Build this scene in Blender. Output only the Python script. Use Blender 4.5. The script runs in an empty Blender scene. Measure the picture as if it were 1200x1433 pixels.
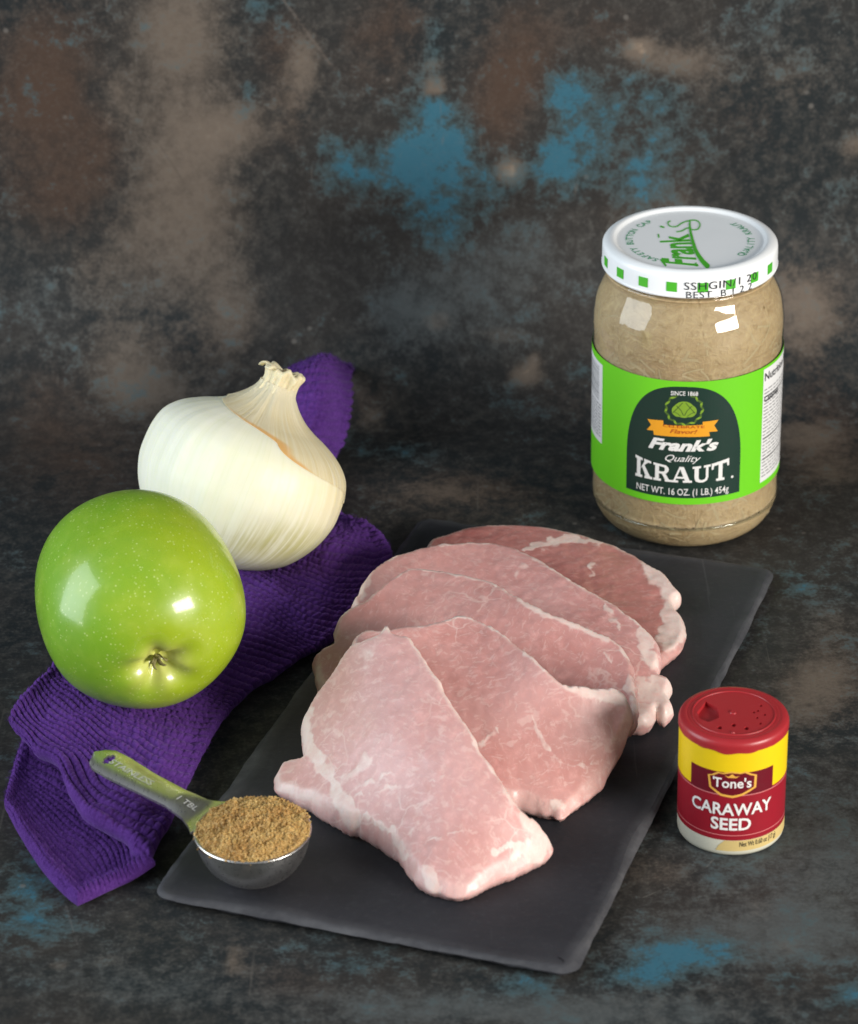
import bpy, bmesh, math, random
import numpy as np
from mathutils import Vector, Matrix, noise as mnoise
from mathutils.geometry import delaunay_2d_cdt

rng = np.random.default_rng(7)
random.seed(7)
scene = bpy.context.scene
col = scene.collection
mm = 0.001

# ------------------------------------------------------------------ camera
FPX, PITCH, ROLL, DIST = 4500.0, math.radians(28.3), math.radians(-1.1), 1.34
CX, CY, PH = 600.0, 716.5, 1433.0
_R = np.array([1.0, 0, 0]); _U = np.array([0, math.sin(PITCH), math.cos(PITCH)])
FW = np.array([0, math.cos(PITCH), -math.sin(PITCH)])
RT = math.cos(ROLL) * _R + math.sin(ROLL) * _U
UP = -math.sin(ROLL) * _R + math.cos(ROLL) * _U
CAM = -FW * DIST

def ray(px, py):
    return FW + RT * (px - CX) / FPX - UP * (py - CY) / FPX
def at(px, py, z=0.0):
    d = ray(px, py); t = (z - CAM[2]) / d[2]
    return CAM + d * t
def proj(P):
    v = np.asarray(P, float) - CAM
    k = v @ FW
    return CX + FPX * (v @ RT) / k, CY - FPX * (v @ UP) / k, k
def camdir(x, y, z):                      # a direction given as right, up, towards the camera
    v = RT * x + UP * y - FW * z
    return v / np.linalg.norm(v)

cd = bpy.data.cameras.new('camera'); cam = bpy.data.objects.new('camera', cd); col.objects.link(cam)
M = Matrix.Identity(4)
for i in range(3):
    M[i][0], M[i][1], M[i][2], M[i][3] = RT[i], UP[i], -FW[i], CAM[i]
cam.matrix_world = M
cd.sensor_fit = 'VERTICAL'; cd.sensor_height = 24.0; cd.lens = FPX / PH * 24.0
cd.clip_start = 0.05; cd.clip_end = 50
cd.dof.use_dof = True; cd.dof.focus_distance = 1.19; cd.dof.aperture_fstop = 11.0
scene.camera = cam

# ------------------------------------------------------------------ world, lamps, exposure
w = bpy.data.worlds.new('World'); scene.world = w; w.use_nodes = True
w.node_tree.nodes['Background'].inputs[0].default_value = (0.82, 0.9, 1.0, 1)
w.node_tree.nodes['Background'].inputs[1].default_value = 0.23

def area(name, loc, target, sx, sy, power, color):
    l = bpy.data.lights.new(name, 'AREA'); l.shape = 'RECTANGLE'; l.size = sx; l.size_y = sy
    l.energy = power; l.color = color
    o = bpy.data.objects.new(name, l); col.objects.link(o)
    o.location = loc
    o.rotation_euler = (Vector(target) - Vector(loc)).to_track_quat('-Z', 'Y').to_euler()
    return o
area('window_light', (-1.35, -0.42, 0.55), (0, -0.12, 0.05), 1.10, 1.45, 29.0, (0.86, 0.94, 1.0))
area('side_window_light', (1.0, -0.98, 0.40), (0, -0.15, 0.04), 0.64, 0.36, 26.0, (1.0, 0.95, 0.88))

vs = scene.view_settings
vs.view_transform = 'Standard'; vs.look = 'None'; vs.gamma = 1.0; vs.exposure = 0.0
try: vs.use_curve_mapping = False
except Exception: pass
scene.render.engine = 'CYCLES'
scene.cycles.use_denoising = True
try: scene.cycles.denoiser = 'OPENIMAGEDENOISE'
except Exception: pass
scene.cycles.max_bounces = 8
scene.cycles.transparent_max_bounces = 12
scene.cycles.caustics_reflective = False
scene.cycles.caustics_refractive = False

# ------------------------------------------------------------------ node helpers
class NT:
    def __init__(self, name):
        self.m = bpy.data.materials.new(name); self.m.use_nodes = True
        self.t = self.m.node_tree; self.n = self.t.nodes; self.l = self.t.links
        self.b = self.n['Principled BSDF']
        self.out = self.n['Material Output']
    def node(self, typ, **kw):
        nd = self.n.new(typ)
        for k, v in kw.items(): setattr(nd, k, v)
        return nd
    def put(self, sock, v):
        if hasattr(v, 'is_linked') or isinstance(v, bpy.types.NodeSocket): self.l.new(v, sock)
        elif isinstance(v, (tuple, list)) and len(v) == 3 and sock.type == 'RGBA': sock.default_value = (*v, 1)
        else: sock.default_value = v
    def coord(self, kind='Object', scale=None):
        tc = self.node('ShaderNodeTexCoord'); o = tc.outputs[kind]
        if scale is not None:
            mp = self.node('ShaderNodeMapping'); self.l.new(o, mp.inputs[0])
            mp.inputs['Scale'].default_value = scale if isinstance(scale, tuple) else (scale,) * 3
            o = mp.outputs[0]
        return o
    def noise(self, vec, scale, detail=4, rough=0.55, dist=0.0):
        nd = self.node('ShaderNodeTexNoise'); self.l.new(vec, nd.inputs['Vector'])
        nd.inputs['Scale'].default_value = scale; nd.inputs['Detail'].default_value = detail
        nd.inputs['Roughness'].default_value = rough; nd.inputs['Distortion'].default_value = dist
        return nd.outputs[0]
    def voro(self, vec, scale, feature='F1', out='Distance', rand=1.0):
        nd = self.node('ShaderNodeTexVoronoi', feature=feature); self.l.new(vec, nd.inputs['Vector'])
        nd.inputs['Scale'].default_value = scale; nd.inputs['Randomness'].default_value = rand
        return nd.outputs[out]
    def ramp(self, fac, stops, interp='LINEAR'):
        nd = self.node('ShaderNodeValToRGB'); nd.color_ramp.interpolation = interp
        self.put(nd.inputs[0], fac); e = nd.color_ramp.elements
        while len(e) < len(stops): e.new(0.5)
        for k, (p, c) in enumerate(stops):
            e[k].position = p
            e[k].color = (c, c, c, 1) if isinstance(c, (int, float)) else (*c, 1)
        return nd.outputs[0]
    def math(self, op, a, b=0.0, c=None, clamp=False):
        nd = self.node('ShaderNodeMath', operation=op, use_clamp=clamp)
        self.put(nd.inputs[0], a); self.put(nd.inputs[1], b)
        if c is not None: self.put(nd.inputs[2], c)
        return nd.outputs[0]
    def sstep(self, v, lo, hi):
        nd = self.node('ShaderNodeMapRange', interpolation_type='SMOOTHSTEP')
        self.put(nd.inputs[0], v); nd.inputs[1].default_value = lo; nd.inputs[2].default_value = hi
        return nd.outputs[0]
    def mix(self, fac, a, b, blend='MIX'):
        nd = self.node('ShaderNodeMix', data_type='RGBA', blend_type=blend)
        self.put(nd.inputs[0], fac); self.put(nd.inputs[6], a); self.put(nd.inputs[7], b)
        return nd.outputs[2]
    def attr(self, name):
        nd = self.node('ShaderNodeAttribute', attribute_name=name)
        sp = self.node('ShaderNodeSeparateColor'); self.l.new(nd.outputs['Color'], sp.inputs[0])
        return sp.outputs[0], sp.outputs[1], sp.outputs[2], nd.outputs['Alpha']
    def bump(self, h, strength, dist, prev=None):
        nd = self.node('ShaderNodeBump'); nd.inputs['Strength'].default_value = strength
        nd.inputs['Distance'].default_value = dist; self.put(nd.inputs['Height'], h)
        if prev is not None: self.l.new(prev, nd.inputs['Normal'])
        return nd.outputs[0]
    def set(self, **kw):
        names = dict(color='Base Color', rough='Roughness', normal='Normal', metal='Metallic', spec='Specular IOR Level',
                     sss='Subsurface Weight', sssr='Subsurface Radius', ssss='Subsurface Scale', coat='Coat Weight',
                     coatr='Coat Roughness', sheen='Sheen Weight', sheenr='Sheen Roughness', sheent='Sheen Tint')
        for k, v in kw.items(): self.put(self.b.inputs[names[k]], v)
        return self.m

def plain(name, color, rough=0.4, spec=0.5, metal=0.0, vary=0.12, scale=400.0):
    n = NT(name); v = n.coord('Object')
    f = n.noise(v, scale, 3)
    c = n.mix(n.math('MULTIPLY', f, vary), color, tuple(x * 0.45 for x in color))
    return n.set(color=c, rough=n.math('ADD', n.math('MULTIPLY', f, 0.15), rough - 0.07), spec=spec, metal=metal)

# ------------------------------------------------------------------ mesh helpers
def mesh_obj(name, verts, faces, mat=None, parent=None, smooth=True, attr=None):
    me = bpy.data.meshes.new(name)
    verts = np.asarray(verts, dtype=float)
    me.from_pydata([tuple(v) for v in verts], [], [tuple(int(i) for i in f) for f in faces])
    if smooth: me.polygons.foreach_set('use_smooth', np.ones(len(me.polygons), bool))
    if attr is not None:
        a = me.color_attributes.new('mask', 'FLOAT_COLOR', 'POINT')
        at4 = np.ones((len(verts), 4)); at4[:, :attr.shape[1]] = attr
        a.data.foreach_set('color', at4.ravel())
    me.update()
    o = bpy.data.objects.new(name, me); col.objects.link(o)
    if mat: me.materials.append(mat)
    if parent is not None: o.parent = parent
    return o

def tag(o, label, cat, group=None, kind=None):
    o['label'] = label; o['category'] = cat
    if group: o['group'] = group
    if kind: o['kind'] = kind
    return o

def empty(name, loc=(0, 0, 0)):
    o = bpy.data.objects.new(name, None); o.empty_display_size = 0.01; o.location = loc; col.objects.link(o)
    return o

def fix_normals(o):
    bm = bmesh.new(); bm.from_mesh(o.data); bmesh.ops.recalc_face_normals(bm, faces=bm.faces[:]); bm.to_mesh(o.data); bm.free()

def lathe(profile, n=96, center=(0, 0, 0), close=False):
    """profile: list of (r, z); returns verts, faces"""
    V, Fc = [], []
    for r, z in profile:
        for k in range(n):
            a = 2 * math.pi * k / n
            V.append((center[0] + r * math.sin(a), center[1] - r * math.cos(a), center[2] + z))
    m = len(profile)
    for i in range(m - 1):
        for k in range(n):
            k2 = (k + 1) % n
            Fc.append((i * n + k, i * n + k2, (i + 1) * n + k2, (i + 1) * n + k))
    return V, Fc

def spline(pts, n, closed=False):
    """Catmull-Rom through pts (k,d) -> n samples"""
    P = np.asarray(pts, float); k = len(P)
    if closed:
        idx = np.arange(n) * k / n
    else:
        idx = np.linspace(0, k - 1, n)
    i = np.floor(idx).astype(int)
    if not closed: i = np.minimum(i, k - 2)
    t = (idx - i)[:, None]
    def g(j):
        if closed: return P[j % k]
        lo = P[0] * 2 - P[1]; hi = P[-1] * 2 - P[-2]
        E = np.vstack([lo, P, hi]); return E[np.clip(j + 1, 0, k + 1)]
    p0, p1, p2, p3 = g(i - 1), g(i), g(i + 1), g(i + 2)
    return 0.5 * ((2 * p1) + (-p0 + p2) * t + (2 * p0 - 5 * p1 + 4 * p2 - p3) * t ** 2 + (-p0 + 3 * p1 - 3 * p2 + p3) * t ** 3)

def resample(poly, step, closed=True):
    P = np.asarray(poly, float)
    if closed: P = np.vstack([P, P[:1]])
    d = np.r_[0, np.cumsum(np.linalg.norm(np.diff(P[:, :2], axis=0), axis=1))]
    n = max(4, int(d[-1] / step)); s = np.linspace(0, d[-1], n + (0 if not closed else 1))
    if closed: s = s[:-1]
    return np.stack([np.interp(s, d, P[:, c]) for c in range(P.shape[1])], 1)

def inside(pts, poly):
    x, y = pts[:, 0], pts[:, 1]; r = np.zeros(len(pts), bool)
    n = len(poly)
    for i in range(n):
        x1, y1 = poly[i][:2]; x2, y2 = poly[(i + 1) % n][:2]
        if y1 == y2: continue
        c = (y1 > y) != (y2 > y)
        r ^= c & (x < (x2 - x1) * (y - y1) / (y2 - y1) + x1)
    return r

def dist_poly(pts, poly, closed=False):
    """distance from each 2D point to a polyline"""
    P = np.asarray(poly, float)[:, :2]
    if closed: P = np.vstack([P, P[:1]])
    best = np.full(len(pts), 1e9)
    for a, b in zip(P[:-1], P[1:]):
        ab = b - a; L = ab @ ab + 1e-18
        t = np.clip(((pts - a) @ ab) / L, 0, 1)
        q = a + t[:, None] * ab
        best = np.minimum(best, np.hypot(*(pts - q).T))
    return best

def vnoise(P, s, off=0.0, octv=3):
    return np.array([mnoise.fractal(Vector((p[0] * s + off, p[1] * s - off, p[2] * s + 2 * off)), 1.0, 2.0, octv) for p in P])

def sm(v, lo, hi):
    t = np.clip((v - lo) / (hi - lo), 0, 1); return t * t * (3 - 2 * t)

# ------------------------------------------------------------------ flat print: 2-D shapes (u, v) in metres
def text2d(s, size, bold=0.0, shear=0.0, sx=1.0, space=1.0):
    cu = bpy.data.curves.new('t', 'FONT'); cu.body = s; cu.size = size; cu.offset = bold * size; cu.shear = shear
    cu.align_x = 'CENTER'; cu.space_character = space; cu.resolution_u = 3
    o = bpy.data.objects.new('t', cu); col.objects.link(o)
    dg = bpy.context.evaluated_depsgraph_get(); dg.update()
    me = o.evaluated_get(dg).to_mesh()
    V = np.array([(v.co.x * sx, v.co.y) for v in me.vertices]).reshape(-1, 2)
    Fc = [tuple(p.vertices) for p in me.polygons]
    o.evaluated_get(dg).to_mesh_clear()
    bpy.data.objects.remove(o); bpy.data.curves.remove(cu)
    return V, Fc

def union2d(polys):
    """union of simple polygons -> triangles"""
    V, E, Fc = [], [], []
    for p in polys:
        p = [tuple(q) for q in p]
        a = sum(p[i][0] * p[(i + 1) % len(p)][1] - p[(i + 1) % len(p)][0] * p[i][1] for i in range(len(p)))
        if a < 0: p = p[::-1]
        k = len(V); V += [Vector((q[0] * 1000, q[1] * 1000)) for q in p]; Fc.append(list(range(k, k + len(p))))
    r = delaunay_2d_cdt(V, E, Fc, 1, 1e-5)
    return np.array([(v.x / 1000, v.y / 1000) for v in r[0]]), [tuple(f) for f, src in zip(r[2], r[5]) if len(src)]

def stroke(pts, wd):
    """polyline -> list of quads and round joints"""
    out = []
    P = np.asarray(pts, float)
    W = np.broadcast_to(np.asarray(wd, float), (len(P),))
    for a, b, wa, wb in zip(P[:-1], P[1:], W[:-1], W[1:]):
        d = b - a; L = np.hypot(*d)
        if L < 1e-9: continue
        nrm = np.array([-d[1], d[0]]) / L
        out.append([a + nrm * wa / 2, a - nrm * wa / 2, b - nrm * wb / 2, b + nrm * wb / 2])
    for q, wq in zip(P[1:-1], W[1:-1]):
        out.append([q + wq / 2 * np.array([math.cos(t), math.sin(t)]) for t in np.linspace(0, 2 * math.pi, 9)[:-1]])
    return out

def disc2d(c, r, n=20, ry=None):
    ry = ry or r
    return [(c[0] + r * math.cos(t), c[1] + ry * math.sin(t)) for t in np.linspace(0, 2 * math.pi, n + 1)[:-1]]

def wrap_print(name, VF, cxy, R, phi0, z0, off, mat, parent):
    """bend flat print (u, v) onto a cylinder of radius R about a vertical axis"""
    V, Fc = VF
    bm = bmesh.new()
    vs_ = [bm.verts.new((q[0], q[1], 0)) for q in V]
    for f in Fc:
        try: bm.faces.new([vs_[i] for i in f])
        except ValueError: pass
    u0, u1 = V[:, 0].min(), V[:, 0].max(); st = R * 0.035
    for k in range(int(math.floor(u0 / st)), int(math.ceil(u1 / st)) + 1):
        if u0 < k * st < u1:
            bmesh.ops.bisect_plane(bm, geom=bm.verts[:] + bm.edges[:] + bm.faces[:], plane_co=(k * st, 0, 0), plane_no=(1, 0, 0), dist=1e-7)
    bmesh.ops.triangulate(bm, faces=bm.faces[:])
    for v in bm.verts:
        a = phi0 + v.co.x / R; z = z0 + v.co.y
        v.co = (cxy[0] + (R + off) * math.sin(a), cxy[1] - (R + off) * math.cos(a), z)
    for f in bm.faces:
        c = f.calc_center_median(); f.normal_update()
        if f.normal.dot(Vector((c.x - cxy[0], c.y - cxy[1], 0))) < 0: f.normal_flip()
    me = bpy.data.meshes.new(name); bm.to_mesh(me); bm.free()
    o = bpy.data.objects.new(name, me); col.objects.link(o); me.materials.append(mat); o.parent = parent
    return o

def flat_print(name, VF, fn, mat, parent):
    """place flat print through fn(u, v) -> (x, y, z)"""
    V, Fc = VF
    o = mesh_obj(name, [fn(q[0], q[1]) for q in V], Fc, mat, parent, smooth=False)
    fix_normals(o)
    return o

def cyl_hit(px, py, cxy, R):
    """pixel -> (angle, height) on a vertical cylinder"""
    d = ray(px, py); o = CAM - np.array([cxy[0], cxy[1], 0])
    a = d[0] ** 2 + d[1] ** 2; b = 2 * (o[0] * d[0] + o[1] * d[1]); c = o[0] ** 2 + o[1] ** 2 - R * R
    q = max(b * b - 4 * a * c, 0.0)
    t = (-b - math.sqrt(q)) / (2 * a); P = o + d * t
    return math.atan2(P[0], -P[1]), P[2]

# ================================================================== SETTING: painted backdrop sheet
def build_backdrop():
    Y0, YB, RA = -1.0, 0.070, 0.075
    st = 0.004
    prof = [(y, 0.0) for y in np.arange(Y0, YB, st)]
    na = 30
    prof += [(YB + RA * math.sin(a), RA * (1 - math.cos(a))) for a in np.linspace(0, math.pi / 2, na)]
    prof += [(YB + RA, z) for z in np.arange(RA + st, 0.75, st)]
    xs = np.arange(-0.8, 0.8001, st)
    pr = np.array(prof); nx, ny = len(xs), len(pr)
    V = np.zeros((ny, nx, 3)); V[:, :, 0] = xs[None]; V[:, :, 1] = pr[:, None, 0]; V[:, :, 2] = pr[:, None, 1]
    V = V.reshape(-1, 3)
    k = np.arange(ny - 1)[:, None] * nx + np.arange(nx - 1)[None]
    Fc = np.stack([k, k + 1, k + nx + 1, k + nx], -1).reshape(-1, 4)
    px, py, dep = proj(V)
    px = np.where(dep > 0.2, px, 1e5); py = np.where(dep > 0.2, py, 1e5)
    def blob(x, y, rx, ry, a=1.0, ang=0.0):
        c, s = math.cos(ang), math.sin(ang); dx, dy = px - x, py - y
        return a * np.exp(-(((dx * c + dy * s) / rx) ** 2 + ((-dx * s + dy * c) / ry) ** 2) * 1.2)
    z = np.zeros(len(V))
    blue, tan, grey, warm = z.copy(), z.copy(), z.copy(), z.copy()
    # paint layers where the sheet carries them
    for b in ((495, 245, 42, 34, .95), (455, 205, 40, 24, .5), (600, 205, 62, 42, .95), (606, 152, 24, 20, .9), (640, 190, 26, 24, .6), (585, 260, 50, 70, .75),
              (625, 310, 55, 45, .62), (690, 262, 60, 34, .75), (785, 222, 46, 46, 1.15), (792, 135, 36, 44, .95), (840, 165, 30, 48, .75),
              (860, 230, 70, 60, .45), (910, 140, 50, 50, .5), (905, 265, 70, 40, .45), (985, 225, 60, 50, .35), (360, 8, 32, 22, .65), (350, 125, 9, 14, .9),
              (605, 45, 20, 60, .5), (1010, 330, 40, 40, .25), (815, 520, 30, 30, .5), (1060, 110, 60, 60, .3),
              (40, 1280, 70, 60, .75), (65, 1215, 50, 30, .45), (955, 1340, 80, 36, .85), (895, 1365, 60, 22, .75), (1015, 1330, 50, 30, .5),
              (1100, 1370, 40, 24, .55), (1190, 1395, 40, 30, .7), (740, 1380, 90, 30, .45), (480, 1345, 60, 30, .4), (60, 1120, 40, 60, .3),
              (1120, 1060, 60, 80, .25), (1040, 1250, 120, 40, .3), (1110, 820, 60, 40, .35), (560, 635, 70, 16, .45), (490, 625, 40, 18, .4), (1010, 380, 50, 50, .2)):
        blue += blob(*b)
    for b in ((250, 30, 80, 80, .7), (255, 190, 88, 150, .6), (270, 330, 85, 150, .55), (190, 330, 40, 60, .3), (330, 450, 50, 100, .4), (170, 500, 60, 70, .55),
              (220, 550, 70, 40, .6), (160, 140, 30, 40, .5), (425, 85, 26, 50, .7), (410, 140, 40, 60, .35), (330, 180, 60, 40, .5), (130, 380, 50, 60, .4),
              (608, 122, 16, 11, 1.4), (604, 92, 14, 12, .8), (713, 240, 22, 20, 1.5), (893, 66, 22, 14, 1.2), (930, 85, 60, 26, .6), (985, 95, 50, 50, .35),
              (735, 525, 26, 16, 1.1), (748, 505, 12, 12, .9), (612, 450, 24, 14, .6), (700, 470, 60, 14, .4), (1120, 410, 60, 60, .55), (1130, 460, 70, 60, .5), (1095, 105, 70, 50, .4),
              (1195, 205, 20, 20, .8), (655, 585, 40, 20, .2), (950, 280, 60, 60, .4), (870, 300, 70, 70, .3),
              (520, 585, 26, 24, .5), (620, 690, 110, 26, .55), (520, 730, 60, 14, .4), (1130, 610, 70, 26, .75), (1160, 660, 70, 30, .55), (1190, 760, 40, 30, .2),
              (1150, 950, 70, 50, .7), (1120, 1000, 50, 40, .45), (1160, 870, 50, 30, .35), (920, 1220, 60, 26, .5), (330, 1345, 14, 30, .8), (80, 1352, 14, 8, .7),
              (150, 1345, 26, 7, .5), (120, 1395, 60, 8, .35), (1130, 820, 40, 26, .2), (1000, 1250, 60, 20, .25), (1060, 1270, 30, 30, .35), (1100, 1325, 30, 18, .3)):
        tan += blob(*b)
    for b in ((640, 400, 120, 70, .5), (560, 430, 60, 40, .5), (760, 350, 130, 80, .4), (900, 420, 60, 80, .3), (480, 300, 50, 40, .35), (640, 480, 150, 50, .35), (590, 640, 120, 22, .35),
              (1050, 60, 120, 60, .3), (1150, 300, 70, 150, .2), (60, 420, 80, 80, .35), (1060, 1130, 160, 150, .5), (1100, 1290, 160, 80, .5), (600, 1410, 300, 40, .6), (200, 1380, 200, 50, .45),
              (900, 1420, 250, 30, .55), (1130, 850, 90, 70, .35), (960, 1330, 160, 60, .45), (1180, 1200, 70, 140, .35), (60, 1300, 120, 60, .4), (1000, 480, 60, 50, .3)):
        grey += blob(*b)
    for b in ((60, 60, 90, 80, .8), (50, 170, 90, 100, 1.0), (80, 120, 40, 40, .5), (90, 280, 90, 70, .8), (140, 200, 40, 60, .6), (530, 60, 60, 80, .8), (700, 150, 46, 70, 1.2), (730, 90, 60, 60, .9),
              (390, 60, 40, 60, .7), (410, 170, 40, 60, .6), (750, 30, 80, 40, .6), (580, 20, 40, 40, .5), (110, 640, 130, 80, .75), (60, 560, 60, 60, .5), (850, 40, 60, 40, .4), (1150, 620, 80, 60, .8), (1120, 530, 80, 60, .4), (1050, 150, 100, 80, .4),
              (650, 690, 150, 40, .8), (500, 560, 60, 40, .6), (800, 560, 80, 60, .3), (1150, 960, 80, 90, .5), (300, 480, 150, 60, .4), (950, 60, 60, 60, .3), (1130, 420, 100, 100, .5), (400, 1380, 90, 40, .5)):
        warm += blob(*b)
    A = np.stack([blue, tan, grey, warm], 1)
    n = NT('painted_backdrop'); co = n.coord('Object')
    bl, tn, gr, wm = n.attr('mask')
    n1 = n.noise(co, 9, 5, 0.62); n2 = n.noise(co, 34, 5, 0.65, 0.4); n3 = n.noise(co, 150, 5, 0.7); n4 = n.noise(co, 700, 3, 0.6)
    grain = n.math('ADD', n.math('MULTIPLY', n.math('SUBTRACT', n2, 0.5), 1.7), n.math('ADD', n.math('MULTIPLY', n.math('SUBTRACT', n3, 0.5), 1.5), n.math('MULTIPLY', n.math('SUBTRACT', n4, 0.5), 0.7)))
    soft = n.math('MULTIPLY', grain, 0.5)
    dark = n.mix(n.sstep(n1, 0.38, 0.62), (0.015, 0.019, 0.021), (0.030, 0.027, 0.025))
    dark = n.mix(n.sstep(n.math('ADD', n3, n.math('MULTIPLY', n.math('SUBTRACT', n4, .5), .35)), 0.38, 0.76), dark, (0.060, 0.056, 0.051))
    c = n.mix(n.math('MULTIPLY', n.sstep(n.math('ADD', n.math('MULTIPLY', wm, .8), n.math('MULTIPLY', grain, .8)), 0.05, 1.1), 0.8), dark, (0.072, 0.044, 0.031))
    c = n.mix(n.math('MULTIPLY', n.sstep(n.math('ADD', gr, n.math('MULTIPLY', grain, 0.7)), 0.15, 0.9), 0.7), c, (0.086, 0.096, 0.097))
    c = n.mix(n.math('MULTIPLY', n.sstep(n.math('ADD', tn, soft), 0.1, 0.95), 0.75), c, (0.165, 0.130, 0.102))
    c = n.mix(n.sstep(n.math('ADD', tn, n.math('MULTIPLY', grain, 0.6)), 0.95, 1.6), c, (0.38, 0.28, 0.20))
    bg = n.math('ADD', bl, n.math('MULTIPLY', grain, 1.35))
    c = n.mix(n.math('MULTIPLY', n.sstep(bg, 0.18, 0.7), 0.6), c, (0.050, 0.092, 0.104))
    c = n.mix(n.math('MULTIPLY', n.sstep(bg, 0.62, 1.1), 0.74), c, (0.028, 0.128, 0.190))
    # scattered pale flecks and dark specks of old paint
    fl = n.math('MULTIPLY', n.sstep(n.voro(co, 95), 0.16, 0.05), n.sstep(n.noise(co, 21, 3), 0.56, 0.66))
    c = n.mix(n.math('MULTIPLY', fl, 0.55), c, (0.17, 0.155, 0.14))
    sp = n.math('MULTIPLY', n.sstep(n.voro(co, 60), 0.2, 0.08), n.sstep(n.noise(co, 15, 3), 0.55, 0.65))
    c = n.mix(n.math('MULTIPLY', sp, 0.6), c, (0.012, 0.012, 0.012))
    # fine scratches
    mp = n.node('ShaderNodeMapping'); n.l.new(co, mp.inputs[0]); mp.inputs['Rotation'].default_value = (0.3, 0.4, 0.5); mp.inputs['Scale'].default_value = (260, 9, 40)
    scr = n.math('MULTIPLY', n.sstep(n.noise(mp.outputs[0], 1.0, 2), 0.71, 0.78), 0.35)
    c = n.mix(scr, c, (0.14, 0.125, 0.11))
    # a few long single scratches in the paint
    def wall(px_, py_):
        d_ = ray(px_, py_); return CAM + d_ * ((YB + RA - CAM[1]) / d_[1])
    def scratch(P_, Q_, wd, colr, amt):
        nonlocal c
        dv_ = (Q_ - P_); Ln_ = np.linalg.norm(dv_); dv_ = dv_ / Ln_
        sb = n.node('ShaderNodeVectorMath', operation='SUBTRACT'); n.l.new(co, sb.inputs[0]); sb.inputs[1].default_value = tuple(P_)
        dt = n.node('ShaderNodeVectorMath', operation='DOT_PRODUCT'); n.l.new(sb.outputs[0], dt.inputs[0]); dt.inputs[1].default_value = tuple(dv_)
        cl = n.math('MINIMUM', n.math('MAXIMUM', dt.outputs['Value'], 0.0), float(Ln_))
        sc_ = n.node('ShaderNodeVectorMath', operation='SCALE'); sc_.inputs[0].default_value = tuple(dv_); n.l.new(cl, sc_.inputs['Scale'])
        s2_ = n.node('ShaderNodeVectorMath', operation='DISTANCE'); n.l.new(sb.outputs[0], s2_.inputs[0]); n.l.new(sc_.outputs[0], s2_.inputs[1])
        f_ = n.math('MULTIPLY', n.math('MULTIPLY', n.sstep(n.math('ADD', s2_.outputs['Value'], n.math('MULTIPLY', n.math('SUBTRACT', n3, .5), wd * 4.0)), wd, wd * .2), n.sstep(n3, .38, .6)), amt)
        c = n.mix(f_, c, colr)
    scratch(wall(392, -6), wall(467, 97), .0012, (0.15, 0.12, 0.10), .5)
    scratch(wall(220, 198), wall(268, 272), .0008, (0.03, 0.026, 0.023), .4)
    scratch(wall(150, 330), wall(215, 360), .0012, (0.03, 0.026, 0.023), .4)
    scratch(at(900, 1256), at(930, 1243), .0004, (0.2, 0.19, 0.17), .45)
    scratch(at(980, 1222), at(998, 1203), .0004, (0.2, 0.19, 0.17), .45)
    scratch(at(92, 1268), at(108, 1322), .0007, (0.14, 0.135, 0.13), .35)
    c = n.mix(n.math('MULTIPLY', n.sstep(n4, 0.5, 0.85), 0.22), c, (0.13, 0.125, 0.12))
    nb = n.bump(n3, 0.25, 0.0008, n.bump(n4, 0.2, 0.0002))
    m = n.set(color=c, rough=n.math('ADD', n.math('MULTIPLY', n2, 0.25), 0.52), spec=0.16, normal=nb)
    o = mesh_obj('backdrop_sheet', V, Fc, m, attr=A)
    tag(o, 'dark mottled painted sheet sweeping up from table to wall with teal patches', 'backdrop', kind='structure')
build_backdrop()

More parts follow.
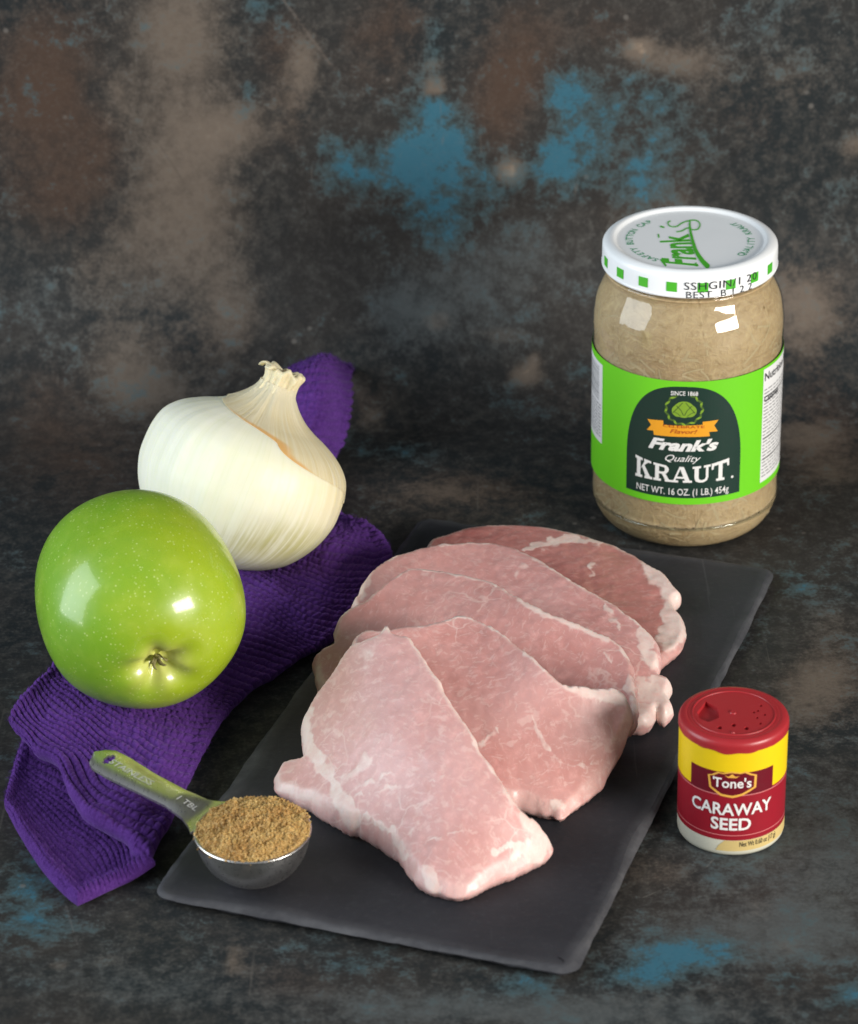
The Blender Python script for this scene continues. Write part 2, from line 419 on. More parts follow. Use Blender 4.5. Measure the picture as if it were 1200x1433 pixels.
# ================================================================== slate board
BZ = 0.0050
def build_board():
    cs = [np.array(at(x, y, BZ)[:2]) for x, y in ((227, 1254), (816, 1366), (1078, 793), (574, 719))]
    c0 = sum(cs) / 4
    u = (cs[1] - cs[0]) + (cs[2] - cs[3]); u /= np.linalg.norm(u)
    v = np.array([-u[1], u[0]])
    hw = (np.linalg.norm(cs[1] - cs[0]) + np.linalg.norm(cs[2] - cs[3])) / 4
    hl = (np.linalg.norm(cs[2] - cs[1]) + np.linalg.norm(cs[3] - cs[0])) / 4
    pts = []
    r = 0.0065
    for sx, sy, a0 in ((1, 1, 0), (-1, 1, 90), (-1, -1, 180), (1, -1, 270)):
        for a in np.linspace(a0, a0 + 90, 9):
            a = math.radians(a)
            pts.append((sx * (hw - r) + r * math.cos(a), sy * (hl - r) + r * math.sin(a)))
    out = resample(pts, 0.0015)
    nn = len(out)
    cen = out.copy(); nrm = np.roll(out, -1, 0) - np.roll(out, 1, 0)
    nrm = np.stack([nrm[:, 1], -nrm[:, 0]], 1); nrm /= np.linalg.norm(nrm, axis=1)[:, None]
    f1 = np.array([mnoise.fractal(Vector((p[0] * 60, p[1] * 60, 3)), 1, 2, 4) for p in out])
    f2 = np.array([mnoise.fractal(Vector((p[0] * 160, p[1] * 160, 9)), 1, 2, 3) for p in out])
    f3 = np.array([mnoise.noise(Vector((p[0] * 25, p[1] * 25, 5))) for p in out])
    chip = 0.0018 + 0.0030 * np.clip(f3 + 0.15, 0, 1) + 0.0012 * np.clip(f1, 0, 1)
    rings = [(out - nrm * 0.0045, 0.0003 + 0 * f1), (out - nrm * (0.0030 + 0.0005 * f2)[:, None], 0.0012 + 0 * f1),
             (out - nrm * (0.0008 + 0.0005 * f1)[:, None], BZ - 0.0021 + 0.0004 * f2),
             (out + nrm * (0.0006 * f1)[:, None], BZ - 0.0011 + 0.0003 * f2),
             (out - nrm * (chip * 0.6 + 0.0004 * f2)[:, None], BZ - 0.0004 + 0.0002 * f1),
             (out - nrm * (chip + 0.0004)[:, None], np.full(nn, BZ)),
             (out - nrm * (chip + 0.004)[:, None], np.full(nn, BZ))]
    V, Fc = [], []
    for P, z in rings:
        V += [(p[0], p[1], zz) for p, zz in zip(P, z)]
    for i in range(len(rings) - 1):
        for k in range(nn):
            k2 = (k + 1) % nn
            Fc.append((i * nn + k, i * nn + k2, (i + 1) * nn + k2, (i + 1) * nn + k))
    Fc.append(tuple((len(rings) - 1) * nn + k for k in range(nn)))
    Fc.append(tuple(k for k in range(nn))[::-1])
    V = np.array(V); W = V.copy()
    W[:, 0] = c0[0] + V[:, 0] * u[0] + V[:, 1] * v[0]; W[:, 1] = c0[1] + V[:, 0] * u[1] + V[:, 1] * v[1]
    mask = np.zeros((len(W), 3)); mask[nn * 3:nn * 5, 0] = 1.0; mask[nn * 5:nn * 6, 0] = 0.5
    n = NT('slate'); co = n.coord('Object'); e, _, _, _ = n.attr('mask')
    a = n.noise(co, 22, 5, 0.6); b = n.noise(co, 420, 4, 0.65); d = n.noise(co, 95, 4, 0.6)
    c = n.mix(n.sstep(a, 0.35, 0.7), (0.020, 0.021, 0.026), (0.030, 0.030, 0.036))
    c = n.mix(n.math('MULTIPLY', n.sstep(b, 0.5, 0.8), 0.35), c, (0.055, 0.055, 0.062))
    c = n.mix(n.math('MULTIPLY', n.sstep(d, 0.58, 0.72), 0.10), c, (0.08, 0.085, 0.09))
    c = n.mix(n.math('MULTIPLY', e, n.ramp(d, [(0.3, 0.25), (0.7, 0.8)])), c, (0.105, 0.105, 0.112))
    mps = n.node('ShaderNodeMapping'); n.l.new(co, mps.inputs[0]); mps.inputs['Rotation'].default_value = (0, 0, .75); mps.inputs['Scale'].default_value = (420, 16, 1)
    c = n.mix(n.math('MULTIPLY', n.sstep(n.noise(mps.outputs[0], 1.0, 2), .68, .76), .25), c, (0.11, 0.11, 0.115))
    nb = n.bump(b, 0.35, 0.0003, n.bump(d, 0.45, 0.0008))
    m = n.set(color=c, rough=n.ramp(a, [(0.3, 0.55), (0.7, 0.68)]), spec=0.3, normal=nb)
    o = mesh_obj('slate_board', W, Fc, m, attr=mask, smooth=False)
    tag(o, 'flat dark grey slate serving board with chipped edges under the pork slices', 'serving board')
build_board()

# ================================================================== pork slices
GX = np.arange(-0.16, 0.18, 0.001); GY = np.arange(-0.38, 0.04, 0.001)
HG = np.full((len(GY), len(GX)), BZ)
def bil(G, x, y):
    fx = np.clip((x - GX[0]) / 0.001, 0, len(GX) - 1.001); fy = np.clip((y - GY[0]) / 0.001, 0, len(GY) - 1.001)
    i = fx.astype(int); j = fy.astype(int); a = fx - i; b = fy - j
    return G[j, i] * (1 - a) * (1 - b) + G[j, i + 1] * a * (1 - b) + G[j + 1, i] * (1 - a) * b + G[j + 1, i + 1] * a * b
def blur(G, r, it=3):
    k = np.ones(2 * r + 1) / (2 * r + 1)
    for _ in range(it):
        G = np.apply_along_axis(lambda q: np.convolve(np.pad(q, r, 'edge'), k, 'valid'), 0, G)
        G = np.apply_along_axis(lambda q: np.convolve(np.pad(q, r, 'edge'), k, 'valid'), 1, G)
    return G

def tps_fit(X, z, lam=2e-5):
    n = len(X); D = np.hypot(X[:, None, 0] - X[None, :, 0], X[:, None, 1] - X[None, :, 1])
    K = np.where(D > 0, D ** 2 * np.log(D + 1e-12), 0) + lam * np.eye(n)
    Pm = np.c_[np.ones(n), X]
    A = np.block([[K, Pm], [Pm.T, np.zeros((3, 3))]])
    s = np.linalg.solve(A, np.r_[z, 0, 0, 0])
    def ev(x, y):
        out = s[n] + s[n + 1] * x + s[n + 2] * y
        for i in range(n):
            d2 = (x - X[i, 0]) ** 2 + (y - X[i, 1]) ** 2
            out = out + s[i] * 0.5 * d2 * np.log(d2 + 1e-20)
        return out
    return ev

def meat_material(name, pale, deep, seed, streak=(1, 1, 1), fleck=1.0, vein=1.0):
    n = NT(name); co0 = n.coord('Object')
    mp = n.node('ShaderNodeMapping'); n.l.new(co0, mp.inputs[0]); mp.inputs['Location'].default_value = (seed, seed * 0.7, 0)
    mp.inputs['Scale'].default_value = streak; mp.inputs['Rotation'].default_value = (0, 0, seed)
    co = mp.outputs[0]
    fat, rim, deepm, al = n.attr('mask')
    a = n.noise(co, 38, 4, 0.6); b = n.noise(co, 260, 4, 0.65); d = n.noise(co, 900, 3, 0.6)
    wv = n.noise(co, 90, 3, 0.6)
    warp = n.node('ShaderNodeVectorMath', operation='MULTIPLY_ADD'); nc = n.node('ShaderNodeTexNoise'); n.l.new(co, nc.inputs['Vector']); nc.inputs['Scale'].default_value = 120
    n.l.new(nc.outputs[1], warp.inputs[0]); warp.inputs[1].default_value = (0.008,) * 3; n.l.new(co, warp.inputs[2])
    wc = warp.outputs[0]
    c = n.mix(n.math('ADD', n.math('MULTIPLY', n.sstep(a, 0.34, 0.68), 0.55), n.math('MULTIPLY', deepm, 0.6), clamp=True), pale, deep)
    c = n.mix(n.math('MULTIPLY', n.sstep(b, 0.45, 0.75), 0.32), c, tuple(min(1, x * 1.35 + 0.03) for x in pale))
    # muscle fibres: short pale threads
    mp2 = n.node('ShaderNodeMapping'); n.l.new(wc, mp2.inputs[0]); mp2.inputs['Scale'].default_value = (700, 210, 260)
    fb = n.noise(mp2.outputs[0], 1.0, 3, 0.6)
    c = n.mix(n.math('MULTIPLY', n.sstep(fb, 0.54, 0.66), 0.30 * fleck), c, (0.80, 0.62, 0.57))
    mp3 = n.node('ShaderNodeMapping'); n.l.new(wc, mp3.inputs[0]); mp3.inputs['Scale'].default_value = (190, 640, 260); mp3.inputs['Rotation'].default_value = (0, 0, 0.5)
    fb2 = n.noise(mp3.outputs[0], 1.0, 3, 0.6)
    c = n.mix(n.math('MULTIPLY', n.sstep(fb2, 0.57, 0.68), 0.22 * fleck), c, (0.78, 0.58, 0.52))
    # branching marbling
    e1 = n.voro(wc, 62, 'DISTANCE_TO_EDGE'); sel = n.sstep(n.noise(co, 30, 2), 0.5, 0.62)
    vn = n.math('MULTIPLY', n.sstep(n.math('ADD', e1, n.math('MULTIPLY', n.math('SUBTRACT', wv, 0.5), 0.03)), 0.03, 0.004), sel)
    c = n.mix(n.math('MULTIPLY', vn, 0.42 * vein), c, (0.80, 0.64, 0.58))
    # fat and silver skin
    fm = n.sstep(n.math('ADD', fat, n.math('ADD', n.math('MULTIPLY', n.math('SUBTRACT', wv, 0.5), 0.6), n.math('MULTIPLY', n.math('SUBTRACT', b, 0.5), 0.45))), 0.32, 0.68)
    fatc = n.mix(n.sstep(b, 0.35, 0.7), (0.78, 0.66, 0.60), (0.72, 0.52, 0.47))
    c = n.mix(n.math('MULTIPLY', fm, 0.80), c, fatc)
    c = n.mix(n.math('MULTIPLY', n.math('MULTIPLY', rim, n.sstep(wv, 0.28, 0.55)), 0.85), c, (0.80, 0.64, 0.58))
    h = n.math('ADD', n.math('MULTIPLY', b, 0.7), n.math('ADD', n.math('MULTIPLY', fm, 0.35), n.math('MULTIPLY', fb, 0.25)))
    nb = n.bump(h, 0.4, 0.0005, n.bump(d, 0.3, 0.00015))
    return n.set(color=c, rough=n.ramp(a, [(0.3, 0.34), (0.7, 0.5)]), spec=0.45, normal=nb, sss=0.22, sssr=(1.0, 0.35, 0.25), ssss=0.0009, coat=0.10, coatr=0.3)

def pork_slice(pts, th, mat, label, fats, deeps=(), seed=0.0, rough_edge=0.0006, fold=()):
    """pts: (px, py, z) round the upper face; fats: (polyline px, half width px, strength)"""
    global HG
    P3 = np.array([at(x, y, z) for x, y, z in pts])
    X = P3[:, :2].copy()
    ex = [at(x, y, z) for x, y, z in fold]
    Xf = np.vstack([X] + [np.array(ex)[:, :2]]) if len(ex) else X
    zf = np.r_[P3[:, 2], [e[2] for e in ex]]
    ev = tps_fit(Xf, zf)
    n0 = len(X) * 10
    ol = spline(X, n0, closed=True)
    ol = resample(ol, 0.0009)
    tg = np.roll(ol, -1, 0) - np.roll(ol, 1, 0); nr = np.stack([tg[:, 1], -tg[:, 0]], 1); nr /= np.linalg.norm(nr, axis=1)[:, None] + 1e-12
    area2 = np.sum(ol[:, 0] * np.roll(ol[:, 1], -1) - np.roll(ol[:, 0], -1) * ol[:, 1])
    if area2 < 0: nr = -nr
    j = np.array([mnoise.fractal(Vector((p[0] * 140 + seed, p[1] * 140, seed)), 1, 2, 4) for p in ol])
    ol = ol + nr * (j * rough_edge)[:, None]
    # supporting surface
    XX, YY = np.meshgrid(GX, GY); T = ev(XX, YY)
    gp = np.c_[XX.ravel(), YY.ravel()]
    msk = inside(gp, ol).reshape(XX.shape)
    need = np.where(msk, np.maximum(0, HG + th * 0.62 - T), 0)
    dil = need.copy()
    for ax in (0, 1):
        acc = dil.copy()
        for q in range(1, 11):
            acc = np.maximum(acc, np.maximum(np.roll(dil, q, ax), np.roll(dil, -q, ax)))
        dil = acc
    T = T + blur(dil, 5, 2)
    T = np.where(msk, np.maximum(blur(T, 4, 2), HG + th * 0.45), T)
    B = np.maximum(T - th, HG + 0.0003)
    # mesh
    step = 0.0009
    gx, gy = np.meshgrid(np.arange(ol[:, 0].min(), ol[:, 0].max(), step), np.arange(ol[:, 1].min(), ol[:, 1].max(), step))
    gx = gx + (np.arange(gx.shape[0])[:, None] % 2) * step / 2
    ip = np.c_[gx.ravel(), gy.ravel()] + rng.normal(0, step * 0.08, (gx.size, 2))
    ip = ip[inside(ip, ol)]
    ip = ip[dist_poly(ip, ol, True) > step * 0.6]
    nb_ = len(ol); allp = np.vstack([ol, ip])
    r = delaunay_2d_cdt([Vector((p[0] * 1000, p[1] * 1000)) for p in allp], [], [list(range(nb_)) if area2 > 0 else list(range(nb_))[::-1]], 1, 1e-6)
    Vc = np.array([(v.x / 1000, v.y / 1000) for v in r[0]]); tri = np.array([list(f) for f in r[2] if len(f) == 3])
    # original -> output index of outline
    o2 = {}
    for k, src in enumerate(r[3]):
        for s in src: o2[s] = k
    ring = [o2[k] for k in range(nb_)]
    # consistent up orientation
    a_, b_, c_ = Vc[tri[:, 0]], Vc[tri[:, 1]], Vc[tri[:, 2]]
    sg = (b_[:, 0] - a_[:, 0]) * (c_[:, 1] - a_[:, 1]) - (c_[:, 0] - a_[:, 0]) * (b_[:, 1] - a_[:, 1])
    tri[sg < 0] = tri[sg < 0][:, ::-1]
    d = dist_poly(Vc, ol, True); d[ring] = 0
    zt = bil(T, Vc[:, 0], Vc[:, 1]); zb = bil(B, Vc[:, 0], Vc[:, 1])
    tl = zt - zb
    er = np.minimum(0.0019, tl * 0.40)
    drop = np.where(d < er, er * (1 - np.sqrt(np.clip(1 - ((er - d) / er) ** 2, 0, 1))), 0)
    und = vnoise(np.c_[Vc, np.full(len(Vc), seed)], 45, seed, 3) * 0.0005 + vnoise(np.c_[Vc, np.full(len(Vc), seed)], 260, seed, 2) * 0.00022
    und *= sm(d, 0, 0.004)
    zt2 = zt - drop + np.minimum(und, tl * 0.2); zb2 = zb + drop
    n1 = len(Vc)
    V = np.vstack([np.c_[Vc, zt2], np.c_[Vc, zb2]])
    Fc = [tuple(t) for t in tri] + [tuple(t[::-1] + n1) for t in tri]
    # side wall with a bulging middle ring
    rg = ring if area2 > 0 else ring[::-1]
    olr = Vc[rg]; tg = np.roll(olr, -1, 0) - np.roll(olr, 1, 0); nr = np.stack([tg[:, 1], -tg[:, 0]], 1); nr /= np.linalg.norm(nr, axis=1)[:, None] + 1e-12
    prev = list(rg); k0 = len(V)
    for fr in (0.33, 0.67):
        zz = zt2[rg] * (1 - fr) + zb2[rg] * fr
        jit = np.array([mnoise.noise(Vector((p[0] * 300, p[1] * 300, fr * 9 + seed))) for p in olr]) * 0.0005
        ringv = np.c_[olr + nr * (0.0006 + jit)[:, None], zz]
        ids = list(range(len(V), len(V) + len(rg))); V = np.vstack([V, ringv])
        for q in range(len(rg)):
            q2 = (q + 1) % len(rg); Fc.append((prev[q2], prev[q], ids[q], ids[q2]))
        prev = ids
    bot = [g + n1 for g in rg]
    for q in range(len(rg)):
        q2 = (q + 1) % len(rg); Fc.append((prev[q2], prev[q], bot[q], bot[q2]))
    # masks in photograph coordinates on the slice's own surface
    px, py, _ = proj(V); pp = np.c_[px, py]
    wq = vnoise(V, 220, seed + 3, 3); wq2 = vnoise(V, 220, seed + 8, 3)
    pp = pp + np.c_[wq, wq2] * 7.0
    fat = np.zeros(len(V))
    for pl, hw, stg in fats:
        dd = dist_poly(pp, np.array(pl, float)); fat = np.maximum(fat, stg * sm(dd, hw * 1.9 + 1.5, hw * 0.2) * np.clip(1.0 + 0.4 * wq2, 0.6, 1.25))
    rim = np.zeros(len(V)); rim[:n1] = 1 - sm(d, 0.0006, 0.0026); rim[n1:2 * n1] = rim[:n1]; rim[2 * n1:] = 0.25
    cen = Vc.mean(0); outw = Vc - cen; away = sm(outw[:, 1] / (np.linalg.norm(outw, axis=1) + 1e-9), -0.35, 0.25)
    rim[:n1] *= 0.3 + 0.7 * away; rim[n1:2 * n1] *= 0.3
    dp = np.zeros(len(V))
    for x, y, rx, ry, a in deeps: dp += a * np.exp(-(((px - x) / rx) ** 2 + ((py - y) / ry) ** 2))
    o = mesh_obj('pork_slice', V, Fc, mat, attr=np.stack([fat, rim, np.clip(dp, 0, 1)], 1))
    tag(o, label, 'pork slice', 'pork slices fanned out on the slate board')
    Tm = np.where(msk, T, -1); HG = np.where(msk, np.maximum(HG, Tm + 0.0004), HG)
    return o

def build_pork():
    TH = 0.0088
    m5 = meat_material('pork_dark', (0.47, 0.20, 0.18), (0.35, 0.12, 0.11), 1.3, fleck=0.45, vein=0.6)
    m4 = meat_material('pork_mid', (0.60, 0.325, 0.305), (0.51, 0.22, 0.20), 2.1, fleck=0.7, vein=0.8)
    m3 = meat_material('pork_rose', (0.59, 0.315, 0.295), (0.51, 0.215, 0.19), 3.7, fleck=0.8, vein=0.8)
    m2 = meat_material('pork_pink', (0.60, 0.325, 0.30), (0.52, 0.225, 0.20), 4.4, fleck=1.0, vein=1.0)
    m1 = meat_material('pork_pale', (0.62, 0.355, 0.335), (0.55, 0.27, 0.245), 5.2, fleck=1.0, vein=0.9)
    pork_slice([(596, 762, .016), (620, 747, .017), (660, 736, .017), (700, 732, .0175), (745, 734, .0175), (800, 743, .0175), (850, 758, .0175), (882, 772, .017), (906, 786, .017),
                (930, 801, .016), (941, 814, .016), (951, 822, .016), (950, 833, .0135), (941, 838, .0135), (946, 850, .014), (956, 864, .013), (957, 882, .012), (950, 902, .0115), (932, 914, .012),
                (905, 930, .015), (850, 945, .016), (750, 930, .016), (660, 880, .016), (600, 810, .016)], TH, m5,
               'darkest red pork slice at the back of the fan, nearest the glass jar',
               [([(735, 768), (758, 762), (800, 752), (838, 757)], 5, 0.9), ([(912, 796), (930, 812), (945, 832)], 13, 1.0), ([(940, 852), (948, 875), (935, 892)], 15, 1.1),
                ([(895, 780), (915, 795)], 6, .7), ([(828, 790), (826, 806)], 3, .6)], ((880, 840, 60, 50, .6), (650, 742, 60, 15, .8), (800, 800, 80, 30, .3)), 1.0)
    pork_slice([(516, 800, .024), (538, 783, .026), (573, 768, .028), (624, 758, .029), (675, 757, .029), (716, 764, .029), (756, 781, .029), (792, 805, .029), (827, 824, .028), (858, 843, .027),
                (894, 867, .026), (914, 890, .024), (924, 912, .022), (921, 936, .020), (936, 950, .018), (933, 968, .017), (941, 984, .0155), (930, 993, .015), (917, 988, .015), (906, 1003, .0145), (888, 1004, .015),
                (840, 995, .016), (700, 960, .016), (570, 900, .017), (498, 850, .020), (503, 822, .022)], TH, m4,
               'pork slice second from the glass jar, with ruffled white fat at its end',
               [([(538, 783), (573, 768), (624, 758), (675, 757), (716, 764), (756, 781), (792, 805), (858, 843), (914, 890)], 3.0, .75), ([(897, 885), (905, 905), (912, 925)], 10, 1.0),
                ([(905, 965), (932, 960), (938, 985), (910, 998), (890, 1000)], 15, 1.15), ([(850, 850), (862, 880)], 2.5, .7), ([(516, 800), (505, 830)], 8, .7), ([(722, 805), (735, 790)], 5, .5)],
               ((740, 800, 60, 40, .3), (840, 870, 50, 30, .6)), 2.0, rough_edge=0.0009)
    pork_slice([(475, 858, .033), (492, 846, .035), (512, 834, .037), (543, 810, .039), (573, 793, .040), (614, 796, .040), (655, 804, .040), (695, 815, .040), (736, 838, .040), (772, 856, .039), (812, 871, .037),
                (858, 891, .034), (878, 914, .032), (887, 940, .030), (890, 975, .027), (884, 1004, .025),
                (840, 1012, .022), (760, 1020, .019), (620, 1010, .018), (520, 985, .017), (455, 962, .0165), (441, 935, .018), (438, 917, .021), (452, 904, .024), (466, 896, .026), (468, 876, .030)], TH, m3,
               'pork slice in the middle of the fan, third from the glass jar',
               [([(543, 810), (573, 793), (655, 804), (695, 815)], 3, .8), ([(730, 836), (772, 858), (812, 873), (850, 890)], 7.5, 1.0), ([(858, 891), (882, 925)], 3, .7), ([(880, 950), (888, 995)], 6, .8),
                ([(475, 858), (512, 834)], 5, .6), ([(845, 912), (853, 928)], 2.5, .6)],
               ((830, 920, 60, 40, .75), (500, 870, 50, 40, .35), (700, 860, 80, 30, .2)), 3.0, rough_edge=0.0010)
    pork_slice([(493, 893, .046), (510, 880, .047), (538, 877, .048), (573, 873, .048), (609, 868, .048), (644, 860, .048), (675, 867, .048), (705, 885, .047), (741, 912, .046), (777, 942, .044), (812, 953, .042),
                (858, 959, .039), (878, 971, .036), (884, 996, .030), (874, 1026, .0235), (853, 1066, .0165), (827, 1100, .012), (803, 1125, .0098), (784, 1141, .0090), (771, 1134, .0100), (736, 1120, .0130),
                (690, 1100, .019), (600, 1050, .026), (525, 985, .035), (492, 930, .042)], TH, m2,
               'pork slice with a broad white fat band, under the topmost slice of the fan',
               [([(573, 873), (609, 868), (644, 860), (675, 867), (741, 912)], 2.4, .8), ([(741, 912), (777, 943), (812, 955)], 7, 1.0), ([(800, 955), (840, 966), (882, 974)], 13, 1.1), ([(575, 868), (585, 875)], 5, .8),
                ([(745, 1000), (757, 1035), (770, 1050)], 2.5, .65), ([(770, 1060), (815, 1075), (850, 1060)], 2.5, .55), ([(775, 1130), (800, 1120)], 7, .6), ([(650, 1060), (700, 1020)], 2, .55)],
               ((640, 890, 40, 10, .5), (690, 1080, 80, 40, .75), (820, 1080, 40, 40, .4)), 4.0)
    pork_slice([(540, 872, .056), (552, 882, .056), (577, 891, .055), (593, 917, .053), (610, 941, .051), (633, 981, .047), (657, 1014, .043), (670, 1041, .040), (700, 1087, .033), (723, 1122, .028),
                (750, 1152, .019), (766, 1174, .0135), (769, 1188, .0105), (759, 1202, .0092), (727, 1218, .0088), (693, 1234, .0085), (660, 1249, .0085), (634, 1253, .0085), (610, 1247, .0088), (588, 1232, .0105), (574, 1210, .0130),
                (562, 1190, .0148), (545, 1170, .0158), (513, 1150, .016), (480, 1136, .016), (458, 1124, .0155), (430, 1112, .0135), (405, 1105, .0122), (387, 1098, .0115), (385, 1082, .012), (400, 1066, .014), (422, 1058, .019), (428, 1046, .021), (424, 1022, .024), (423, 1003, .027),
                (430, 988, .030), (443, 968, .034), (463, 941, .040), (485, 907, .048), (496, 892, .052), (513, 887, .054), (530, 882, .0555)], 0.0108, m1,
               'palest pork slice with a ragged fatty corner, topmost of the fan and beside the spoon',
               [([(540, 872), (577, 891), (610, 941), (657, 1014), (670, 1041)], 5, 1.0), ([(670, 1041), (723, 1122), (752, 1158)], 6, .9), ([(735, 1135), (762, 1175), (750, 1195)], 13, 1.0), ([(690, 1195), (712, 1185), (735, 1180), (720, 1200)], 5, .8),
                ([(430, 990), (425, 1025), (430, 1050)], 6, .95), ([(432, 1050), (455, 1075), (470, 1098), (480, 1122)], 9, .95), ([(470, 1098), (500, 1078), (512, 1062)], 8, .6), ([(480, 1122), (492, 1148)], 13, 1.0),
                ([(478, 1110), (545, 1082)], 3, .6), ([(485, 1118), (560, 1100)], 3, .55), ([(510, 1140), (548, 1165), (568, 1200)], 4, .85), ([(598, 1222), (610, 1245)], 8, .95), ([(540, 880), (520, 890), (510, 930)], 9, .5),
                ([(598, 1095), (622, 1085)], 3, .6), ([(590, 1185), (620, 1170), (660, 1162)], 2.5, .55), ([(585, 1150), (575, 1172)], 3, .5)],
               ((500, 1075, 16, 14, .9), (560, 1130, 70, 40, .35), (660, 1180, 60, 40, .35), (410, 1090, 30, 20, .7), (480, 960, 40, 40, .2)), 5.0, rough_edge=0.0008,
               fold=((560, 1000, .043), (600, 1100, .031)))
build_pork()

# ================================================================== knitted dish towel
def knit_material():
    n = NT('purple_knit'); co = n.coord('Object')
    a = n.noise(co, 60, 4, 0.6); b = n.noise(co, 900, 4, 0.7); e = n.noise(co, 2600, 2, 0.6)
    hgt, _, _, _ = n.attr('mask')
    c = n.mix(n.sstep(a, 0.3, 0.7), (0.060, 0.017, 0.138), (0.084, 0.026, 0.188))
    c = n.mix(n.math('MULTIPLY', n.sstep(b, 0.42, 0.75), 0.42), c, (0.16, 0.062, 0.32))
    nb = n.bump(b, 0.6, 0.0005, n.bump(e, 0.4, 0.0002))
    return n.set(color=c, rough=0.92, spec=0.15, normal=nb, sheen=0.25, sheenr=0.45, sheent=(0.55, 0.35, 0.9, 1))

def sheet(ctrl, nu, nv, thick, per_v, per_u, amp, rimw, seed, lump=1.0):
    """ctrl: rows of (px, py, z); returns verts, faces of a thick knitted sheet"""
    G = np.array([[at(*q) for q in row] for row in ctrl])          # (rows, cols, 3)
    G = np.array([spline(row, 9) for row in G])
    D = np.stack([spline(G[:, c], 40) for c in range(G.shape[1])], 1)
    # even spacing along v
    L = np.r_[0, np.cumsum(np.linalg.norm(np.diff(D, axis=0), axis=2).mean(1))]
    tv = np.interp(np.linspace(0, L[-1], nv), L, np.arange(len(L)))
    def samp(A, t):
        return spline(A, 40 * 60)[np.clip((t / (len(A) - 1) * (40 * 60 - 1)).round().astype(int), 0, 40 * 60 - 1)]
    D = np.stack([samp(D[:, c], tv) for c in range(D.shape[1])], 1)
    S = np.stack([spline(D[i], nu) for i in range(nv)], 0)         # (nv, nu, 3)
    def field(off):
        W1 = np.array([[mnoise.fractal(Vector((S[i, k, 0] * 28 + off, S[i, k, 1] * 28, seed + off)), 1, 2, 3) for k in range(0, nu, 8)] for i in range(0, nv, 8)])
        W1 = np.stack([np.interp(np.arange(nu), np.arange(0, nu, 8), r_) for r_ in W1]); return np.stack([np.interp(np.arange(nv), np.arange(0, nv, 8), W1[:, c_]) for c_ in range(nu)], 1)
    wz, wx, wy = field(0.0), field(7.3), field(13.1)
    S[..., 2] += wz * 0.0035 * lump; S[..., 0] += wx * 0.003 * lump; S[..., 1] += wy * 0.004 * lump
    du = np.gradient(S, axis=1); dv = np.gradient(S, axis=0)
    N = np.cross(du, dv); N /= np.linalg.norm(N, axis=2)[..., None] + 1e-12
    if N[..., 2].mean() < 0: N = -N
    lu = np.cumsum(np.linalg.norm(du, axis=2), 1); lv = np.cumsum(np.linalg.norm(dv, axis=2), 0)
    # knit relief
    wob = np.array([[mnoise.noise(Vector((i * 0.02, k * 0.02, seed))) for k in range(nu)] for i in range(nv)])
    wob2 = np.array([[mnoise.noise(Vector((i * 0.11, k * 0.11, seed + 5))) for k in range(nu)] for i in range(nv)])
    Lv = np.linspace(0, L[-1], nv)[:, None] + 0 * lu
    rv = (Lv + wob * per_v * 0.6) / per_v
    row = np.floor(rv); fv = rv - row
    ru = (lu + wob2 * per_u * 0.6) / per_u + 0.5 * (row % 2) + np.modf(np.sin(row * 12.9) * 43.7)[0] * 0.3
    fu = ru - np.floor(ru)
    hv = np.sqrt(np.clip(1 - (2 * fv - 1) ** 2, 0, 1)); hu = np.sqrt(np.clip(1 - ((2 * fu - 1) * 0.93) ** 2, 0, 1))
    hsh = np.modf(np.abs(np.sin(row * 78.2 + np.floor(ru) * 37.7) * 4375.5))[0]
    h = amp * (hv * (0.52 + 0.48 * hu) * (0.85 + 0.3 * hsh) - 0.5)
    eu = np.minimum(lu, lu[:, -1:] - lu); evv = np.minimum(lv, lv[-1:] - lv); ed = np.minimum(eu, evv)
    rr = thick / 2 + rimw
    rnd = np.where(ed < thick * 0.6, thick * 0.5 * (1 - np.sqrt(np.clip(1 - (1 - ed / (thick * 0.6)) ** 2, 0, 1))), 0)
    hem = rimw * np.exp(-((ed - 0.003) / 0.0026) ** 2)
    top = S + N * (h + hem - rnd)[..., None]
    bot = S - N * (thick - rnd * 0.8)[..., None]
    bot[..., 2] = np.maximum(bot[..., 2], 0.0006); top[..., 2] = np.maximum(top[..., 2], 0.0012)
    V = np.vstack([top.reshape(-1, 3), bot.reshape(-1, 3)])
    k = np.arange(nv - 1)[:, None] * nu + np.arange(nu - 1)[None]
    q = np.stack([k, k + 1, k + nu + 1, k + nu], -1).reshape(-1, 4); nt = nu * nv
    F2 = [q, q[:, ::-1] + nt]
    def strip(ids):
        a = np.array(ids); return np.stack([a[:-1], a[1:], a[1:] + nt, a[:-1] + nt], 1)
    F2 += [strip(np.arange(nu)), strip(np.arange(nu) + (nv - 1) * nu)[:, ::-1], strip(np.arange(nv) * nu)[:, ::-1], strip(np.arange(nv) * nu + nu - 1)]
    return V, np.vstack(F2), top, N

